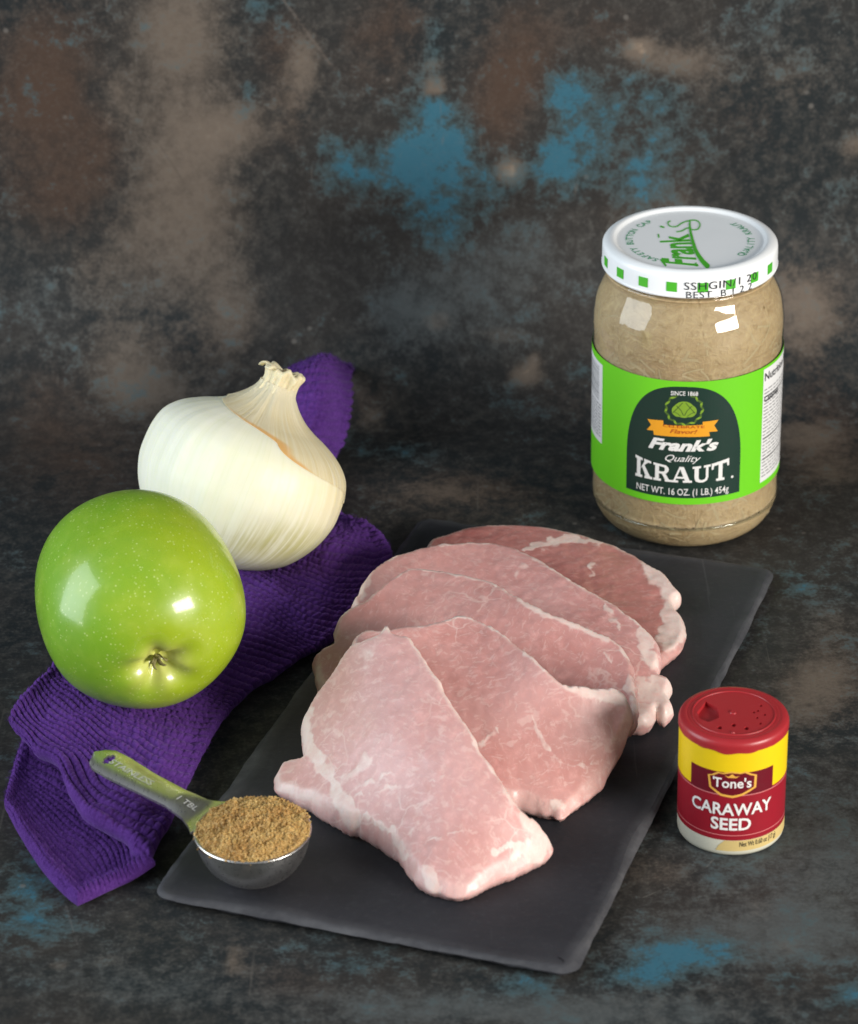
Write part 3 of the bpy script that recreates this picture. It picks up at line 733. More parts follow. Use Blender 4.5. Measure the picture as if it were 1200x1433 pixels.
def fuzz(tops, Ns, count, length, wid):
    """short stray fibres standing off the yarn"""
    V, Fc = [], []
    for (T, N), cnt in zip(zip(tops, Ns), count):
        nv, nu, _ = T.shape
        i = rng.integers(0, nv, cnt); k = rng.integers(0, nu, cnt)
        P = T[i, k]; d = N[i, k] + rng.normal(0, 0.9, (cnt, 3)); d /= np.linalg.norm(d, axis=1)[:, None]
        s = np.cross(d, rng.normal(0, 1, (cnt, 3))); s /= np.linalg.norm(s, axis=1)[:, None]
        l = length * rng.uniform(0.5, 1.5, cnt)[:, None]
        b = len(V) * 0 + sum(len(x) for x in V)
        mid = P + d * l * 0.55 + s * l * 0.15; tip = P + d * l + s * l * 0.45
        blk = np.stack([P - s * wid, P + s * wid, mid + s * wid * 0.8, mid - s * wid * 0.8, tip], 1).reshape(-1, 3)
        V.append(blk); base = np.arange(cnt)[:, None] * 5 + b
        Fc += [tuple(f) for f in (base + np.array([0, 1, 2, 3]))] + [tuple(f) for f in (base + np.array([3, 2, 4]))]
    return np.vstack(V), Fc

def build_towel():
    m = knit_material()
    root = empty('dish_towel', at(180, 1000, 0))
    up = [
        [(18, 1013, .013), (62, 1062, .013), (112, 1128, .013), (165, 1166, .012), (214, 1199, .010)],
        [(40, 972, .017), (95, 1018, .018), (150, 1070, .016), (205, 1110, .014), (246, 1128, .008)],
        [(75, 922, .016), (130, 962, .020), (190, 1005, .018), (248, 1030, .014), (291, 1046, .007)],
        [(95, 870, .012), (165, 905, .019), (235, 940, .020), (290, 965, .014), (332, 985, .007)],
        [(130, 815, .010), (215, 850, .017), (300, 880, .020), (358, 905, .015), (408, 930, .006)],
        [(165, 765, .010), (255, 800, .016), (345, 830, .020), (420, 868, .013), (476, 890, .006)],
        [(195, 725, .010), (290, 760, .014), (380, 785, .016), (460, 810, .015), (548, 800, .008)],
        [(225, 690, .010), (310, 715, .014), (390, 740, .014), (470, 752, .015), (540, 758, .012)],
        [(255, 655, .010), (320, 675, .012), (380, 690, .012), (440, 700, .010), (466, 705, .008)],
        [(285, 615, .012), (335, 630, .014), (385, 640, .014), (435, 645, .012), (464, 650, .010)],
        [(310, 585, .020), (350, 592, .024), (395, 598, .026), (445, 602, .025), (484, 612, .012)],
        [(328, 562, .028), (365, 560, .034), (405, 552, .037), (452, 548, .037), (492, 562, .020)],
        [(340, 552, .030), (375, 537, .036), (412, 520, .040), (455, 507, .040), (490, 520, .022)],
        [(345, 554, .020), (378, 536, .026), (415, 518, .030), (455, 503, .030), (486, 514, .014)],
    ]
    V, Fc, T1, N1 = sheet(up, 240, 800, 0.0046, 0.0037, 0.0026, 0.0023, 0.0012, 2.0)
    a = np.zeros((len(V), 3))
    u = mesh_obj('folded_layer', V - np.array(root.location), Fc, m, root, attr=a); fix_normals(u)
    lo = [
        [(5, 1120, .0045), (28, 1162, .0045), (52, 1200, .0045), (80, 1234, .0045), (107, 1259, .0045)],
        [(10, 1098, .0045), (45, 1138, .0035), (78, 1175, .003), (110, 1207, .003), (138, 1243, .0045)],
        [(16, 1075, .005), (60, 1110, .0035), (105, 1148, .003), (145, 1180, .003), (168, 1228, .0045)],
        [(24, 1050, .006), (80, 1085, .004), (130, 1122, .003), (172, 1160, .004), (193, 1214, .006)],
        [(30, 1030, .008), (95, 1062, .005), (145, 1100, .004), (188, 1146, .005), (214, 1200, .008)],
    ]
    V2, F2, T2, N2 = sheet(lo, 230, 190, 0.0038, 0.0026, 0.0024, 0.0012, 0.0016, 6.0, 0.25)
    l = mesh_obj('under_layer', V2 - np.array(root.location), F2, m, root, attr=np.zeros((len(V2), 3))); fix_normals(l)
    fv, ff = fuzz([T1, T2], [N1, N2], [26000, 12000], 0.0015, 0.00005)
    f = mesh_obj('fuzz', fv - np.array(root.location), ff, m, root, smooth=False, attr=np.zeros((len(fv), 3))); f['kind'] = 'stuff'
    tag(root, 'folded purple knitted dish towel under the apple and onion', 'towel')
build_towel()

# ================================================================== apple
def frame_from_axis(ax, hint=(1, 0, 0)):
    z = np.array(ax, float); z /= np.linalg.norm(z)
    x = np.array(hint, float); x -= z * (x @ z); x /= np.linalg.norm(x)
    return x, np.cross(z, x), z

def build_apple():
    Rr = 0.0371
    C = np.array(at(195, 841, 0.0560))
    ax = camdir(.27, -.64, .72)                              # towards the calyx
    X, Y, Z = frame_from_axis(ax, RT)
    prof = [(0.0, .80), (.05, .795), (.09, .81), (.13, .85), (.19, .905), (.27, .945), (.38, .955), (.52, .92), (.68, .82), (.82, .67), (.93, .48), (.985, .25),
            (1.0, .02), (.985, -.22), (.94, -.46), (.86, -.66), (.74, -.82), (.58, -.92), (.42, -.95), (.28, -.91), (.17, -.82), (.09, -.72), (.04, -.66), (0.0, -.64)]
    P = spline(prof, 150); P[:, 0] = np.maximum(P[:, 0], 0.0005)
    nu = 200; V, msk = [], []
    for i, (r, z) in enumerate(P):
        for k in range(nu):
            a = 2 * math.pi * k / nu
            near = math.exp(-((r - .2) / .2) ** 2) if z > 0 else 0.4 * math.exp(-((r - .3) / .3) ** 2)
            lob = 1 + 0.008 * math.cos(5 * a + .6) * (1 if z > 0 else .5)
            zz = z + 0.028 * math.cos(5 * a + .6) * near
            rr = r * lob * (1 + 0.012 * math.cos(2 * a + .9))
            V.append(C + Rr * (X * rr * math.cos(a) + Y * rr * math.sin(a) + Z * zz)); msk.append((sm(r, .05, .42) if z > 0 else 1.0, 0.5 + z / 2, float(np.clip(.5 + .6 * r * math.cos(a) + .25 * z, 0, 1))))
    V = np.array(V); n0 = len(P)
    Fc = [(i * nu + k, i * nu + (k + 1) % nu, (i + 1) * nu + (k + 1) % nu, (i + 1) * nu + k) for i in range(n0 - 1) for k in range(nu)]
    Fc += [tuple(range(nu)), tuple((n0 - 1) * nu + k for k in range(nu))[::-1]]
    n = NT('apple_skin'); co = n.coord('Object'); rr, zz, bsh, _ = n.attr('mask')
    a = n.noise(co, 30, 4, 0.55); b = n.noise(co, 150, 3, 0.6)
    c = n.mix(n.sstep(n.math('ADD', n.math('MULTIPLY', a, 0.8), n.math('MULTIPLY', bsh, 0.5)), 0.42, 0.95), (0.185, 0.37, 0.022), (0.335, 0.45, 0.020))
    c = n.mix(n.math('MULTIPLY', n.sstep(b, 0.45, 0.8), 0.18), c, (0.47, 0.58, 0.09))
    dots = n.math('MAXIMUM', n.sstep(n.voro(co, 560), 0.27, 0.10), n.math('MULTIPLY', n.sstep(n.voro(co, 300), 0.12, 0.06), .7)); dsel = n.sstep(n.noise(co, 300, 2), 0.36, 0.56)
    c = n.mix(n.math('MULTIPLY', n.math('MULTIPLY', dots, dsel), 0.5), c, (0.62, 0.72, 0.28))
    dk = n.math('MULTIPLY', n.sstep(n.voro(co, 70), 0.055, 0.03), n.sstep(n.noise(co, 50, 2), 0.58, 0.62))
    c = n.mix(n.math('MULTIPLY', dk, 0.8), c, (0.06, 0.08, 0.015))
    c = n.mix(n.math('SUBTRACT', 1.0, rr, clamp=True), c, (0.60, 0.62, 0.16))
    nb = n.bump(a, 0.06, 0.002, n.bump(n.noise(co, 800, 2), 0.04, 0.0002))
    m = n.set(color=c, rough=n.ramp(b, [(0.3, 0.27), (0.7, 0.38)]), spec=0.45, normal=nb, sss=0.18, sssr=(0.8, 1.0, 0.2), ssss=0.004, coat=0.5, coatr=0.10)
    root = empty('green_apple', (C[0], C[1], C[2] - Rr * .97)); L = np.array(root.location)
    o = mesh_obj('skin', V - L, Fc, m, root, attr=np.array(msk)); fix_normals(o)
    # dried calyx: five curled sepals
    md = plain('dried_calyx', (0.30, 0.27, 0.11), 0.8, 0.2, vary=0.9, scale=900)
    for k in range(5):
        a = 2 * math.pi * k / 5 + .4
        rd = X * math.cos(a) + Y * math.sin(a); td = -X * math.sin(a) + Y * math.cos(a)
        base = C + Z * Rr * .80
        pv, pf = [], []
        for j, t in enumerate(np.linspace(0, 1, 7)):
            cen = base + rd * (0.0012 + .0032 * t * (1 - .3 * t)) + Z * (.0038 * math.sin(t * 2.2) ) + td * .0007 * math.sin(5 * t + k)
            wv = .0008 * (1 - t) ** .7 + .0001
            pv += [cen - td * wv, cen + td * wv, cen + td * wv * .6 + Z * .0004 - rd * .0004, cen - td * wv * .6 + Z * .0004 - rd * .0004]
        for j in range(6):
            for q in range(4):
                q2 = (q + 1) % 4; pf.append((j * 4 + q, j * 4 + q2, j * 4 + 4 + q2, j * 4 + 4 + q))
        s = mesh_obj('sepal', np.array(pv) - L, pf, md, root); fix_normals(s)
    tag(root, 'glossy green apple resting calyx outward on the purple towel', 'apple')
build_apple()

# ================================================================== onion
def build_onion():
    Rr = 0.0405
    C = np.array(at(334, 676, 0.0470))
    ax = camdir(.37, .91, .12)
    X, Y, Z = frame_from_axis(ax, RT)
    prof = [(.0, -.80), (.12, -.80), (.30, -.775), (.52, -.70), (.74, -.55), (.90, -.33), (.985, -.1), (1.0, .08), (.985, .25), (.93, .41), (.81, .54), (.65, .635), (.50, .70), (.37, .77), (.27, .85), (.20, .93), (.165, .99), (.155, 1.04)]
    P = spline(prof, 130); P[:, 0] = np.maximum(P[:, 0], 0.001); nu = 220
    def surf(P, off, a0, a1, nn, wave=0.0):
        V, U = [], []
        for i, (r, z) in enumerate(P):
            for k in range(nn):
                a = a0 + (a1 - a0) * k / (nn if abs(a1 - a0 - 2 * math.pi) < 1e-6 else nn - 1)
                rid = 1 + 0.004 * math.cos(14 * a + 2 * z) + 0.003 * math.cos(31 * a - z) + 0.012 * math.cos(2 * a + .5)
                if z > .75: rid += 0.10 * sm(z, .75, 1.2) * mnoise.noise(Vector((math.cos(a) * 4, math.sin(a) * 4, z * 2)))
                rr = r * rid + off / Rr
                V.append(C + Rr * (X * rr * math.cos(a) + Y * rr * math.sin(a) + Z * z)); U.append((a / 6.2832, 0.5 + z / 3, 0))
        return np.array(V), np.array(U)
    V, U = surf(P, 0, 0, 2 * math.pi, nu); n0 = len(P)
    Fc = [(i * nu + k, i * nu + (k + 1) % nu, (i + 1) * nu + (k + 1) % nu, (i + 1) * nu + k) for i in range(n0 - 1) for k in range(nu)]
    Fc += [tuple(range(nu)), tuple((n0 - 1) * nu + k for k in range(nu))[::-1]]
    # angle-based streak coordinate stored per vertex
    ang = np.arctan2((V - C) @ Y, (V - C) @ X); rad = np.hypot((V - C) @ X, (V - C) @ Y) / Rr; zz = ((V - C) @ Z) / Rr
    px, py, _ = proj(V)
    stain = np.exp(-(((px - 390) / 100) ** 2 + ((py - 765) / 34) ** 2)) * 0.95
    n = NT('onion_flesh'); gr, zc, stn, _ = n.attr('mask')
    co = n.coord('Object'); uvn = n.node('ShaderNodeAttribute', attribute_name='streak')
    mp = n.node('ShaderNodeMapping'); n.l.new(uvn.outputs['Vector'], mp.inputs[0]); mp.inputs['Scale'].default_value = (26, 26, 1.2)
    st = n.noise(mp.outputs[0], 1.0, 4, 0.6); a = n.noise(co, 28, 4, 0.55); b = n.noise(co, 240, 3)
    c = n.mix(n.sstep(a, 0.3, 0.7), (0.76, 0.76, 0.58), (0.80, 0.79, 0.66))
    c = n.mix(n.math('MULTIPLY', n.sstep(st, 0.46, 0.70), 0.22), c, (0.62, 0.66, 0.38))
    c = n.mix(n.math('MULTIPLY', gr, 0.55), c, (0.60, 0.68, 0.32))
    c = n.mix(n.math('MULTIPLY', zc, n.ramp(st, [(.3, .55), (.7, .95)])), c, (0.74, 0.58, 0.28))
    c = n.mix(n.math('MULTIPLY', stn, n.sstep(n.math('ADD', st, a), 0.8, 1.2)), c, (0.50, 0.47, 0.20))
    nb = n.bump(st, 0.12, 0.0012, n.bump(b, 0.08, 0.0003))
    m = n.set(color=c, rough=0.46, spec=0.38, normal=nb, sss=0.3, sssr=(1.0, 0.9, 0.5), ssss=0.006)
    root = empty('onion', (C[0], C[1], 0.012)); L = np.array(root.location)
    low = sm(-zz, .45, .85) * .8
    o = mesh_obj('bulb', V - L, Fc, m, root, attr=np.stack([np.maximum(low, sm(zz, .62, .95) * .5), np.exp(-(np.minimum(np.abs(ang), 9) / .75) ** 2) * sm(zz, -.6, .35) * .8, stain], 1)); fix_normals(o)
    def streak_attr(ob, ang, zz):
        at_ = ob.data.attributes.new('streak', 'FLOAT_VECTOR', 'POINT')
        at_.data.foreach_set('vector', np.stack([np.cos(ang), np.sin(ang), zz], 1).ravel())
    streak_attr(o, ang, zz)
    # papery outer skin left on the neck and down the right side
    mp_ = NT('papery_skin'); uvn = mp_.node('ShaderNodeAttribute', attribute_name='streak'); ed, hi, _, _ = mp_.attr('mask')
    mq = mp_.node('ShaderNodeMapping'); mp_.l.new(uvn.outputs['Vector'], mq.inputs[0]); mq.inputs['Scale'].default_value = (30, 30, 1.6)
    st = mp_.noise(mq.outputs[0], 1.0, 4, 0.6); co = mp_.coord('Object'); a = mp_.noise(co, 80, 4)
    c = mp_.mix(mp_.sstep(st, 0.35, 0.7), (0.74, 0.61, 0.33), (0.80, 0.71, 0.48))
    c = mp_.mix(mp_.math('MULTIPLY', hi, 0.8), c, (0.74, 0.66, 0.44))
    c = mp_.mix(mp_.math('MULTIPLY', mp_.sstep(mp_.math('ADD', ed, mp_.math('MULTIPLY', mp_.math('SUBTRACT', a, 0.5), 0.9)), 0.3, 1.0), 0.85), c, (0.76, 0.38, 0.10))
    nb = mp_.bump(st, 0.5, 0.0012)
    mpap = mp_.set(color=c, rough=0.42, spec=0.4, normal=nb, sss=0.2, sssr=(1, .7, .3), ssss=0.003)
    nz, na = 110, 150
    V2 = []; E2 = []; H2 = []; A2 = []; Z2 = []
    Pz = P[:, 1]; order = np.argsort(Pz[40:]) ; Pp = P[40:]
    zs = np.linspace(.20, 1.04, nz)
    aR = 0.0                                              # +X (camera right) is angle 0; camera side is where Y points
    camside = math.atan2(-FW @ Y, -FW @ X)
    sgn = 1 if camside > 0 else -1
    for z in zs:
        r = float(np.interp(z, P[:, 1], P[:, 0])) if z > -.79 else .1
        # front limit of the skin: wide round the neck, narrow strip on the right flank
        lim = math.radians(8) + math.radians(70) * sm(z, .26, .62) + math.radians(115) * sm(z, .58, .8) + math.radians(5) * math.sin(z * 17)
        lim2 = math.radians(30) + math.radians(160) * sm(z, .3, .9)
        for k in range(na):
            t = k / (na - 1); a = sgn * (-lim2 + (lim + lim2) * t)
            wob = 0.02 * mnoise.noise(Vector((z * 9, t * 5, 2)))
            rid = 1 + 0.004 * math.cos(14 * a + 2 * z) + 0.003 * math.cos(31 * a - z) + 0.012 * math.cos(2 * a + .5)
            wr = sm(z, .55, .95)
            rid += wr * (0.10 * mnoise.noise(Vector((math.cos(a) * 3, math.sin(a) * 3, z * 1.5))) + 0.05 * mnoise.noise(Vector((math.cos(a) * 9, math.sin(a) * 9, z * 2))))
            rr = r * rid + (0.0002 + .0008 * wr + 0.00015 * (mnoise.noise(Vector((a * 3, z * 3, 4))) + 1) * .5) / Rr
            V2.append(C + Rr * (X * rr * math.cos(a) + Y * rr * math.sin(a) + Z * z))
            E2.append(sm(t, .88, 1.0) * sm(z, .36, .5) * (1 - sm(z, .62, .76))); H2.append(sm(z, .75, .95)); A2.append(a); Z2.append(z)
    V2 = np.array(V2)
    F2 = [(i * na + k, i * na + k + 1, (i + 1) * na + k + 1, (i + 1) * na + k) for i in range(nz - 1) for k in range(na - 1)]
    s = mesh_obj('papery_skin', V2 - L, F2, mpap, root, attr=np.stack([E2, H2, 0 * np.array(H2)], 1))
    streak_attr(s, np.array(A2), np.array(Z2))
    sol = s.modifiers.new('thick', 'SOLIDIFY'); sol.thickness = 0.0001; sol.offset = 1
    # dry crumpled neck tip: a pleated stub with a few thick curled ends
    nz3, na3 = 46, 120; tv, ta, tz = [], [], []
    tip = spline([(.17, .95), (.150, 1.02), (.150, 1.08), (.165, 1.13), (.170, 1.17), (.140, 1.195), (.07, 1.18), (.01, 1.16)], nz3)
    for r, z in tip:
        for k in range(na3):
            a = 2 * math.pi * k / na3
            pl = .05 * math.cos(7 * a + 5 * z) + .22 * sm(z, .98, 1.12) * mnoise.fractal(Vector((math.cos(a) * 2.4, math.sin(a) * 2.4, z * 3)), 1, 2, 3) + .05 * math.cos(17 * a - 3 * z)
            zz_ = z + .05 * sm(z, 1.02, 1.15) * mnoise.noise(Vector((math.cos(a) * 2, math.sin(a) * 2, 7)))
            rr = r * (1 + pl) + .0012 / Rr
            tv.append(C + Rr * (X * (rr * math.cos(a) + .02 * sm(z, .96, 1.15)) + Y * rr * math.sin(a) + Z * zz_)); ta.append(a); tz.append(z)
    tf = [(i * na3 + k, i * na3 + (k + 1) % na3, (i + 1) * na3 + (k + 1) % na3, (i + 1) * na3 + k) for i in range(nz3 - 1) for k in range(na3)]
    st_ = mesh_obj('neck_stub', np.array(tv) - L, tf, mpap, root, attr=np.tile([0, 1, 0], (len(tv), 1))); streak_attr(st_, np.array(ta), np.array(tz)); fix_normals(st_)
    for k, (a, ln, bend, wd) in enumerate(((3.3, .0085, 2.9, .0030), (2.3, .0075, 2.6, .0026), (4.2, .006, 1.8, .0024), (.5, .005, .8, .0028), (5.6, .0052, 1.0, .0026))):
        a *= sgn; rd = X * math.cos(a) + Y * math.sin(a); td = -X * math.sin(a) + Y * math.cos(a)
        p = C + Z * Rr * 1.10 + rd * .0044; pv, pf, ca, cz = [], [], [], []
        ns_, nc_ = 14, 10; th_ = .2
        for j in range(ns_):
            t = j / (ns_ - 1); dr = Z * math.cos(th_) + rd * math.sin(th_); nr_ = -Z * math.sin(th_) + rd * math.cos(th_)
            ww = wd * (1 - .45 * t) * (1 + .2 * math.sin(8 * t + k))
            for q in range(nc_):
                f = 2 * math.pi * q / nc_; rg = 1 + .25 * math.cos(3 * f + k + 2 * t)
                pv.append(p + td * ww * math.cos(f) * rg + nr_ * ww * .42 * math.sin(f) * rg); ca.append(a + f * .1); cz.append(t + k)
            p = p + dr * ln / ns_; th_ += bend / ns_ * (1.6 if t > .4 else .6)
        for j in range(ns_ - 1):
            for q in range(nc_): pf.append((j * nc_ + q, j * nc_ + (q + 1) % nc_, (j + 1) * nc_ + (q + 1) % nc_, (j + 1) * nc_ + q))
        pf += [tuple(range(nc_)), tuple((ns_ - 1) * nc_ + q for q in range(nc_))[::-1]]
        lf = mesh_obj('dry_leaf_end', np.array(pv) - L, pf, mpap, root, attr=np.tile([0, 1, 0], (len(pv), 1))); fix_normals(lf)
        streak_attr(lf, np.array(ca), np.array(cz))
    tag(root, 'white onion with dry papery neck on the towel behind the apple', 'onion')
build_onion()

# ================================================================== sauerkraut jar
def build_jar():
    B = at(956.5, 718); cxy = (B[0], B[1]); RJ = 0.0385; UPZ = .0072
    root = empty('sauerkraut_jar', (cxy[0], cxy[1], 0.0)); L = np.array([cxy[0], cxy[1], 0.0])
    def par(o):
        o.data.transform(Matrix.Translation(-Vector(L))); return o
    zlt = 0.1172 + UPZ; zlb = zlt - 0.0108
    _, zl_top = cyl_hit(957, 534, cxy, RJ); _, zl_bot = cyl_hit(957, 706, cxy, RJ)
    body = [(.0005, .0035), (.022, .0035), (.0285, .0012), (.0302, .0004), (.0325, .0013), (.0350, .0036), (.0370, .0070), (.0381, .0105), (.0385, .0135), (RJ - .0002, .018), (RJ - .0002, .070), (RJ, .0790), (.0385, .0835), (.0381, .0875),
            (.0374, .0918), (.0360, .0956), (.0344, .0990), (.0334, .1015), (.0335, .1030), (.0332, .1045), (.0324, .1060), (.0324, .1140)]
    body = [(r_, z_ + (UPZ if z_ > .03 else 0)) for r_, z_ in body]
    # glass: outer wall, thin clear skin with its own reflections
    g = NT('jar_glass'); g.n.remove(g.b)
    fr = g.node('ShaderNodeLayerWeight'); fr.inputs[0].default_value = .5; ff_ = g.math('ADD', g.math('MULTIPLY', g.math('POWER', fr.outputs['Facing'], 4.5), .75), .045)
    gl = g.node('ShaderNodeBsdfGlossy'); gl.inputs['Roughness'].default_value = 0.03; gl.inputs[0].default_value = (1, 1, 1, 1)
    tr = g.node('ShaderNodeBsdfTransparent'); tr.inputs[0].default_value = (0.96, 0.975, 0.96, 1)
    mx = g.node('ShaderNodeMixShader'); g.l.new(ff_, mx.inputs[0]); g.l.new(tr.outputs[0], mx.inputs[1]); g.l.new(gl.outputs[0], mx.inputs[2]); g.l.new(mx.outputs[0], g.out.inputs[0])
    co = g.coord('Object'); nb = g.bump(g.noise(co, 45, 2), 0.10, 0.002); g.l.new(nb, gl.inputs['Normal'])
    P = spline(body, 120); V, Fc = lathe(P, 128); o = mesh_obj('glass', V, Fc, g.m, root); fix_normals(o)
    # the shredded kraut pressed against the inside of the glass
    n = NT('kraut'); co = n.coord('Object')
    wrp = n.node('ShaderNodeVectorMath', operation='MULTIPLY_ADD'); nc = n.node('ShaderNodeTexNoise'); n.l.new(co, nc.inputs['Vector']); nc.inputs['Scale'].default_value = 90
    n.l.new(nc.outputs[1], wrp.inputs[0]); wrp.inputs[1].default_value = (.012,) * 3; n.l.new(co, wrp.inputs[2]); wc = wrp.outputs[0]
    a = n.noise(co, 35, 4, .6); b = n.noise(wc, 300, 4, .65)
    e = n.voro(wc, 130, 'DISTANCE_TO_EDGE')
    mpp = n.node('ShaderNodeMapping'); n.l.new(wc, mpp.inputs[0]); mpp.inputs['Scale'].default_value = (150, 150, 700); mpp.inputs['Rotation'].default_value = (.5, .4, .2)
    s1 = n.noise(mpp.outputs[0], 1, 3, .6)
    mpr = n.node('ShaderNodeMapping'); n.l.new(wc, mpr.inputs[0]); mpr.inputs['Scale'].default_value = (650, 650, 180); mpr.inputs['Rotation'].default_value = (-.4, .5, .6)
    s2 = n.noise(mpr.outputs[0], 1, 3, .6)
    c = n.mix(n.sstep(a, .3, .7), (0.36, 0.25, 0.135), (0.47, 0.345, 0.195))
    c = n.mix(n.math('MULTIPLY', n.sstep(s1, .45, .68), .42), c, (0.54, 0.41, 0.23))
    c = n.mix(n.math('MULTIPLY', n.sstep(s2, .5, .7), .4), c, (0.58, 0.45, 0.26))
    c = n.mix(n.math('MULTIPLY', n.sstep(b, .5, .72), .5), c, (0.24, 0.155, 0.065))
    c = n.mix(n.math('MULTIPLY', n.sstep(n.voro(co, 120), .12, .05), n.sstep(n.noise(co, 60, 2), .55, .65)), c, (0.20, 0.13, 0.05))
    nb = n.bump(n.math('ADD', s1, n.math('ADD', s2, b)), .5, .0008)
    m = n.set(color=c, rough=.55, spec=.3, normal=nb, sss=.25, sssr=(1, .8, .4), ssss=.004)
    inner = [(.0004, .0046), (.015, .0044), (.025, .0036), (.0285, .0022)] + [(r - .0006, z + (.0006 if z < .01 else 0)) for r, z in body[3:] if z < .1055 + UPZ]
    inner += [(.02, .1052 + UPZ), (.0004, .1053 + UPZ)]
    V, Fc = lathe(spline(inner, 90), 160); V = np.array(V)
    V += (V - np.array([0, 0, 0])) * np.array([1, 1, 0]) * (np.minimum(0.010 * vnoise(V, 160, 3, 2), 0) )[:, None] * 0.6
    o = mesh_obj('sauerkraut', V, Fc, m, root); fix_normals(o)
    # loose shreds lying against the glass
    ms = plain('kraut_shred', (0.56, 0.44, 0.26), .45, .4, vary=.6, scale=300)
    sv, sf = [], []
    for k in range(420):
        z0 = random.uniform(.008, .098); a0 = random.uniform(-math.pi, math.pi); ln = random.uniform(.004, .012); th = random.uniform(0, math.pi); kk = random.uniform(-90, 90)
        wd = random.uniform(.0003, .0006); b0 = len(sv); x, z = a0 * RJ, z0
        for j in range(6):
            rb = float(np.interp(z, [p[1] for p in body[5:]], [p[0] for p in body[5:]])) - .00058
            for sg in (-1, 1):
                xx = x - sg * math.sin(th) * wd; zz = z + sg * math.cos(th) * wd
                sv.append((rb * math.sin(xx / RJ), -rb * math.cos(xx / RJ), zz))
            x += math.cos(th) * ln / 5; z = min(max(z + math.sin(th) * ln / 5, .006), .1); th += kk * ln / 5
        for j in range(5): sf.append((b0 + j * 2, b0 + j * 2 + 2, b0 + j * 2 + 3, b0 + j * 2 + 1))
    o = mesh_obj('kraut_shreds', sv, sf, ms, root); o['kind'] = 'stuff'
    # lid
    n = NT('lid_enamel'); co = n.coord('Object'); a = n.noise(co, 90, 3); b = n.noise(co, 900, 2)
    c = n.mix(n.math('MULTIPLY', n.sstep(a, .4, .8), .12), (0.86, 0.88, 0.89), (0.70, 0.73, 0.75))
    mw = n.set(color=c, rough=.30, spec=.5, normal=n.bump(a, .05, .001, n.bump(b, .05, .0001)), coat=.1)
    RL = .0349
    lp = [(.0310, .0012), (.0345, .0004), (RL - .0001, 0.0), (RL + .0002, .0008), (RL, .0016), (RL - .0001, .0078), (RL - .0005, .0092), (RL - .0014, .0101), (RL - .0028, .0107), (RL - .0042, .0107), (RL - .0052, .0101),
          (RL - .0060, .0097), (.0270, .0096), (.0245, .0096), (.0160, .0096), (.0120, .0096), (.0005, .0096)]
    lp2 = np.vstack([lp[0:1], spline(lp, 110)])
    V, Fc = lathe(lp2, 144, (0, 0, zlb)); Fc.append(tuple((len(lp2) - 1) * 144 + k for k in range(144)))
    lid = mesh_obj('lid', V, Fc, mw, root); fix_normals(lid); lid['label'] = 'white screw lid printed in green'
    green = plain('lid_green', (0.075, 0.47, 0.03), .35, vary=.2); teal = plain('lid_teal', (0.12, 0.40, 0.22), .35, vary=.2); black = plain('ink_black', (0.015, .015, .02), .5)
    zprint = zlb + .00968
    def topmap(dz=0.0): return lambda u, v: (-v, u, zprint + dz)          # text runs away from the camera, letter tops to the left
    Z4 = lambda x, y: at(840 + x / 4.8, 290 + y / 4.8, zprint)
    def lidp(dz): return lambda u, v: tuple((Z4(u, v) - L + np.array([0, 0, dz])))
    V, F1 = text2d("Frank", .01, .032); V[:, 0] -= V[:, 0].min(); V[:, 0] /= V[:, 0].max(); V[:, 1] /= .0073
    bl_, br_, tl_, tr_ = (np.array(q, float) for q in ((648, 395), (582, 178), (408, 372), (392, 196)))
    W = [bl_ * (1 - u) * (1 - v) + br_ * u * (1 - v) + tl_ * (1 - u) * v + tr_ * u * v for u, v in V]
    flat_print('lettering', (np.array(W), F1), lidp(0), green, lid)
    serif = stroke([(640, 372), (645, 398)], 9) + stroke([(405, 350), (440, 395)], 12) + stroke([(388, 180), (392, 205)], 9) + stroke([(400, 128), (428, 136)], 11)
    for p in serif: flat_print('serif', union2d([[np.array(q) * .001 for q in p]]), lambda u, v: lidp(.00004)(u * 1000, v * 1000), green, lid)
    tail = spline([(470, 92), (452, 104), (468, 128), (510, 130), (545, 108), (590, 92), (640, 88), (668, 112), (655, 146), (620, 152), (585, 140), (545, 160), (510, 166)], 60)
    sw = spline([(600, 84), (600, 130), (612, 200), (640, 290), (680, 355), (722, 400)], 40)
    st2 = stroke(tail * .001, .0075) + stroke(sw * .001, np.linspace(7, 34, 40) * .001)
    flat_print('swoosh', union2d(st2), lambda u, v: lidp(.00008)(u * 1000, v * 1000), green, lid)
    # text frame: right = +y, up = -x; angle measured from right
    for s, Rr_, top in (("SAFETY BUTTON CAP", .0228, True), ("QUALITY KRAUT", .0255, False)):
        stp = .112; nchar = len(s)
        for i, ch in enumerate(s):
            if ch == ' ': continue
            t = (i - (nchar - 1) / 2) * stp
            V, Fq = text2d(ch, .0040, .016)
            if top:
                a = math.pi / 2 - t; rx, ry = math.sin(a), -math.cos(a); ux, uy = math.cos(a), math.sin(a); bx, by = Rr_ * math.cos(a), Rr_ * math.sin(a)
            else:
                a = -math.pi / 2 + t; rx, ry = -math.sin(a), math.cos(a); ux, uy = -math.cos(a), -math.sin(a); bx, by = Rr_ * math.cos(a), Rr_ * math.sin(a)
            W = [(bx + rx * q[0] + ux * q[1], by + ry * q[0] + uy * q[1]) for q in V]
            flat_print('letter', (np.array(W), Fq), topmap(.00003), teal, lid)
    zs = zlb + .0046
    def side(px): return cyl_hit(px, 380, cxy, RL)[0]
    for px in (847.5, 867.5, 900, 940, 984, 1023, 1056, 1077):
        a = side(px); wrap_print('check_square', union2d([[(-.0021, -.0020), (.0021, -.0020), (.0021, .0020), (-.0021, .0020)]]), (0, 0), RL, a, zs, .00012, green, lid)
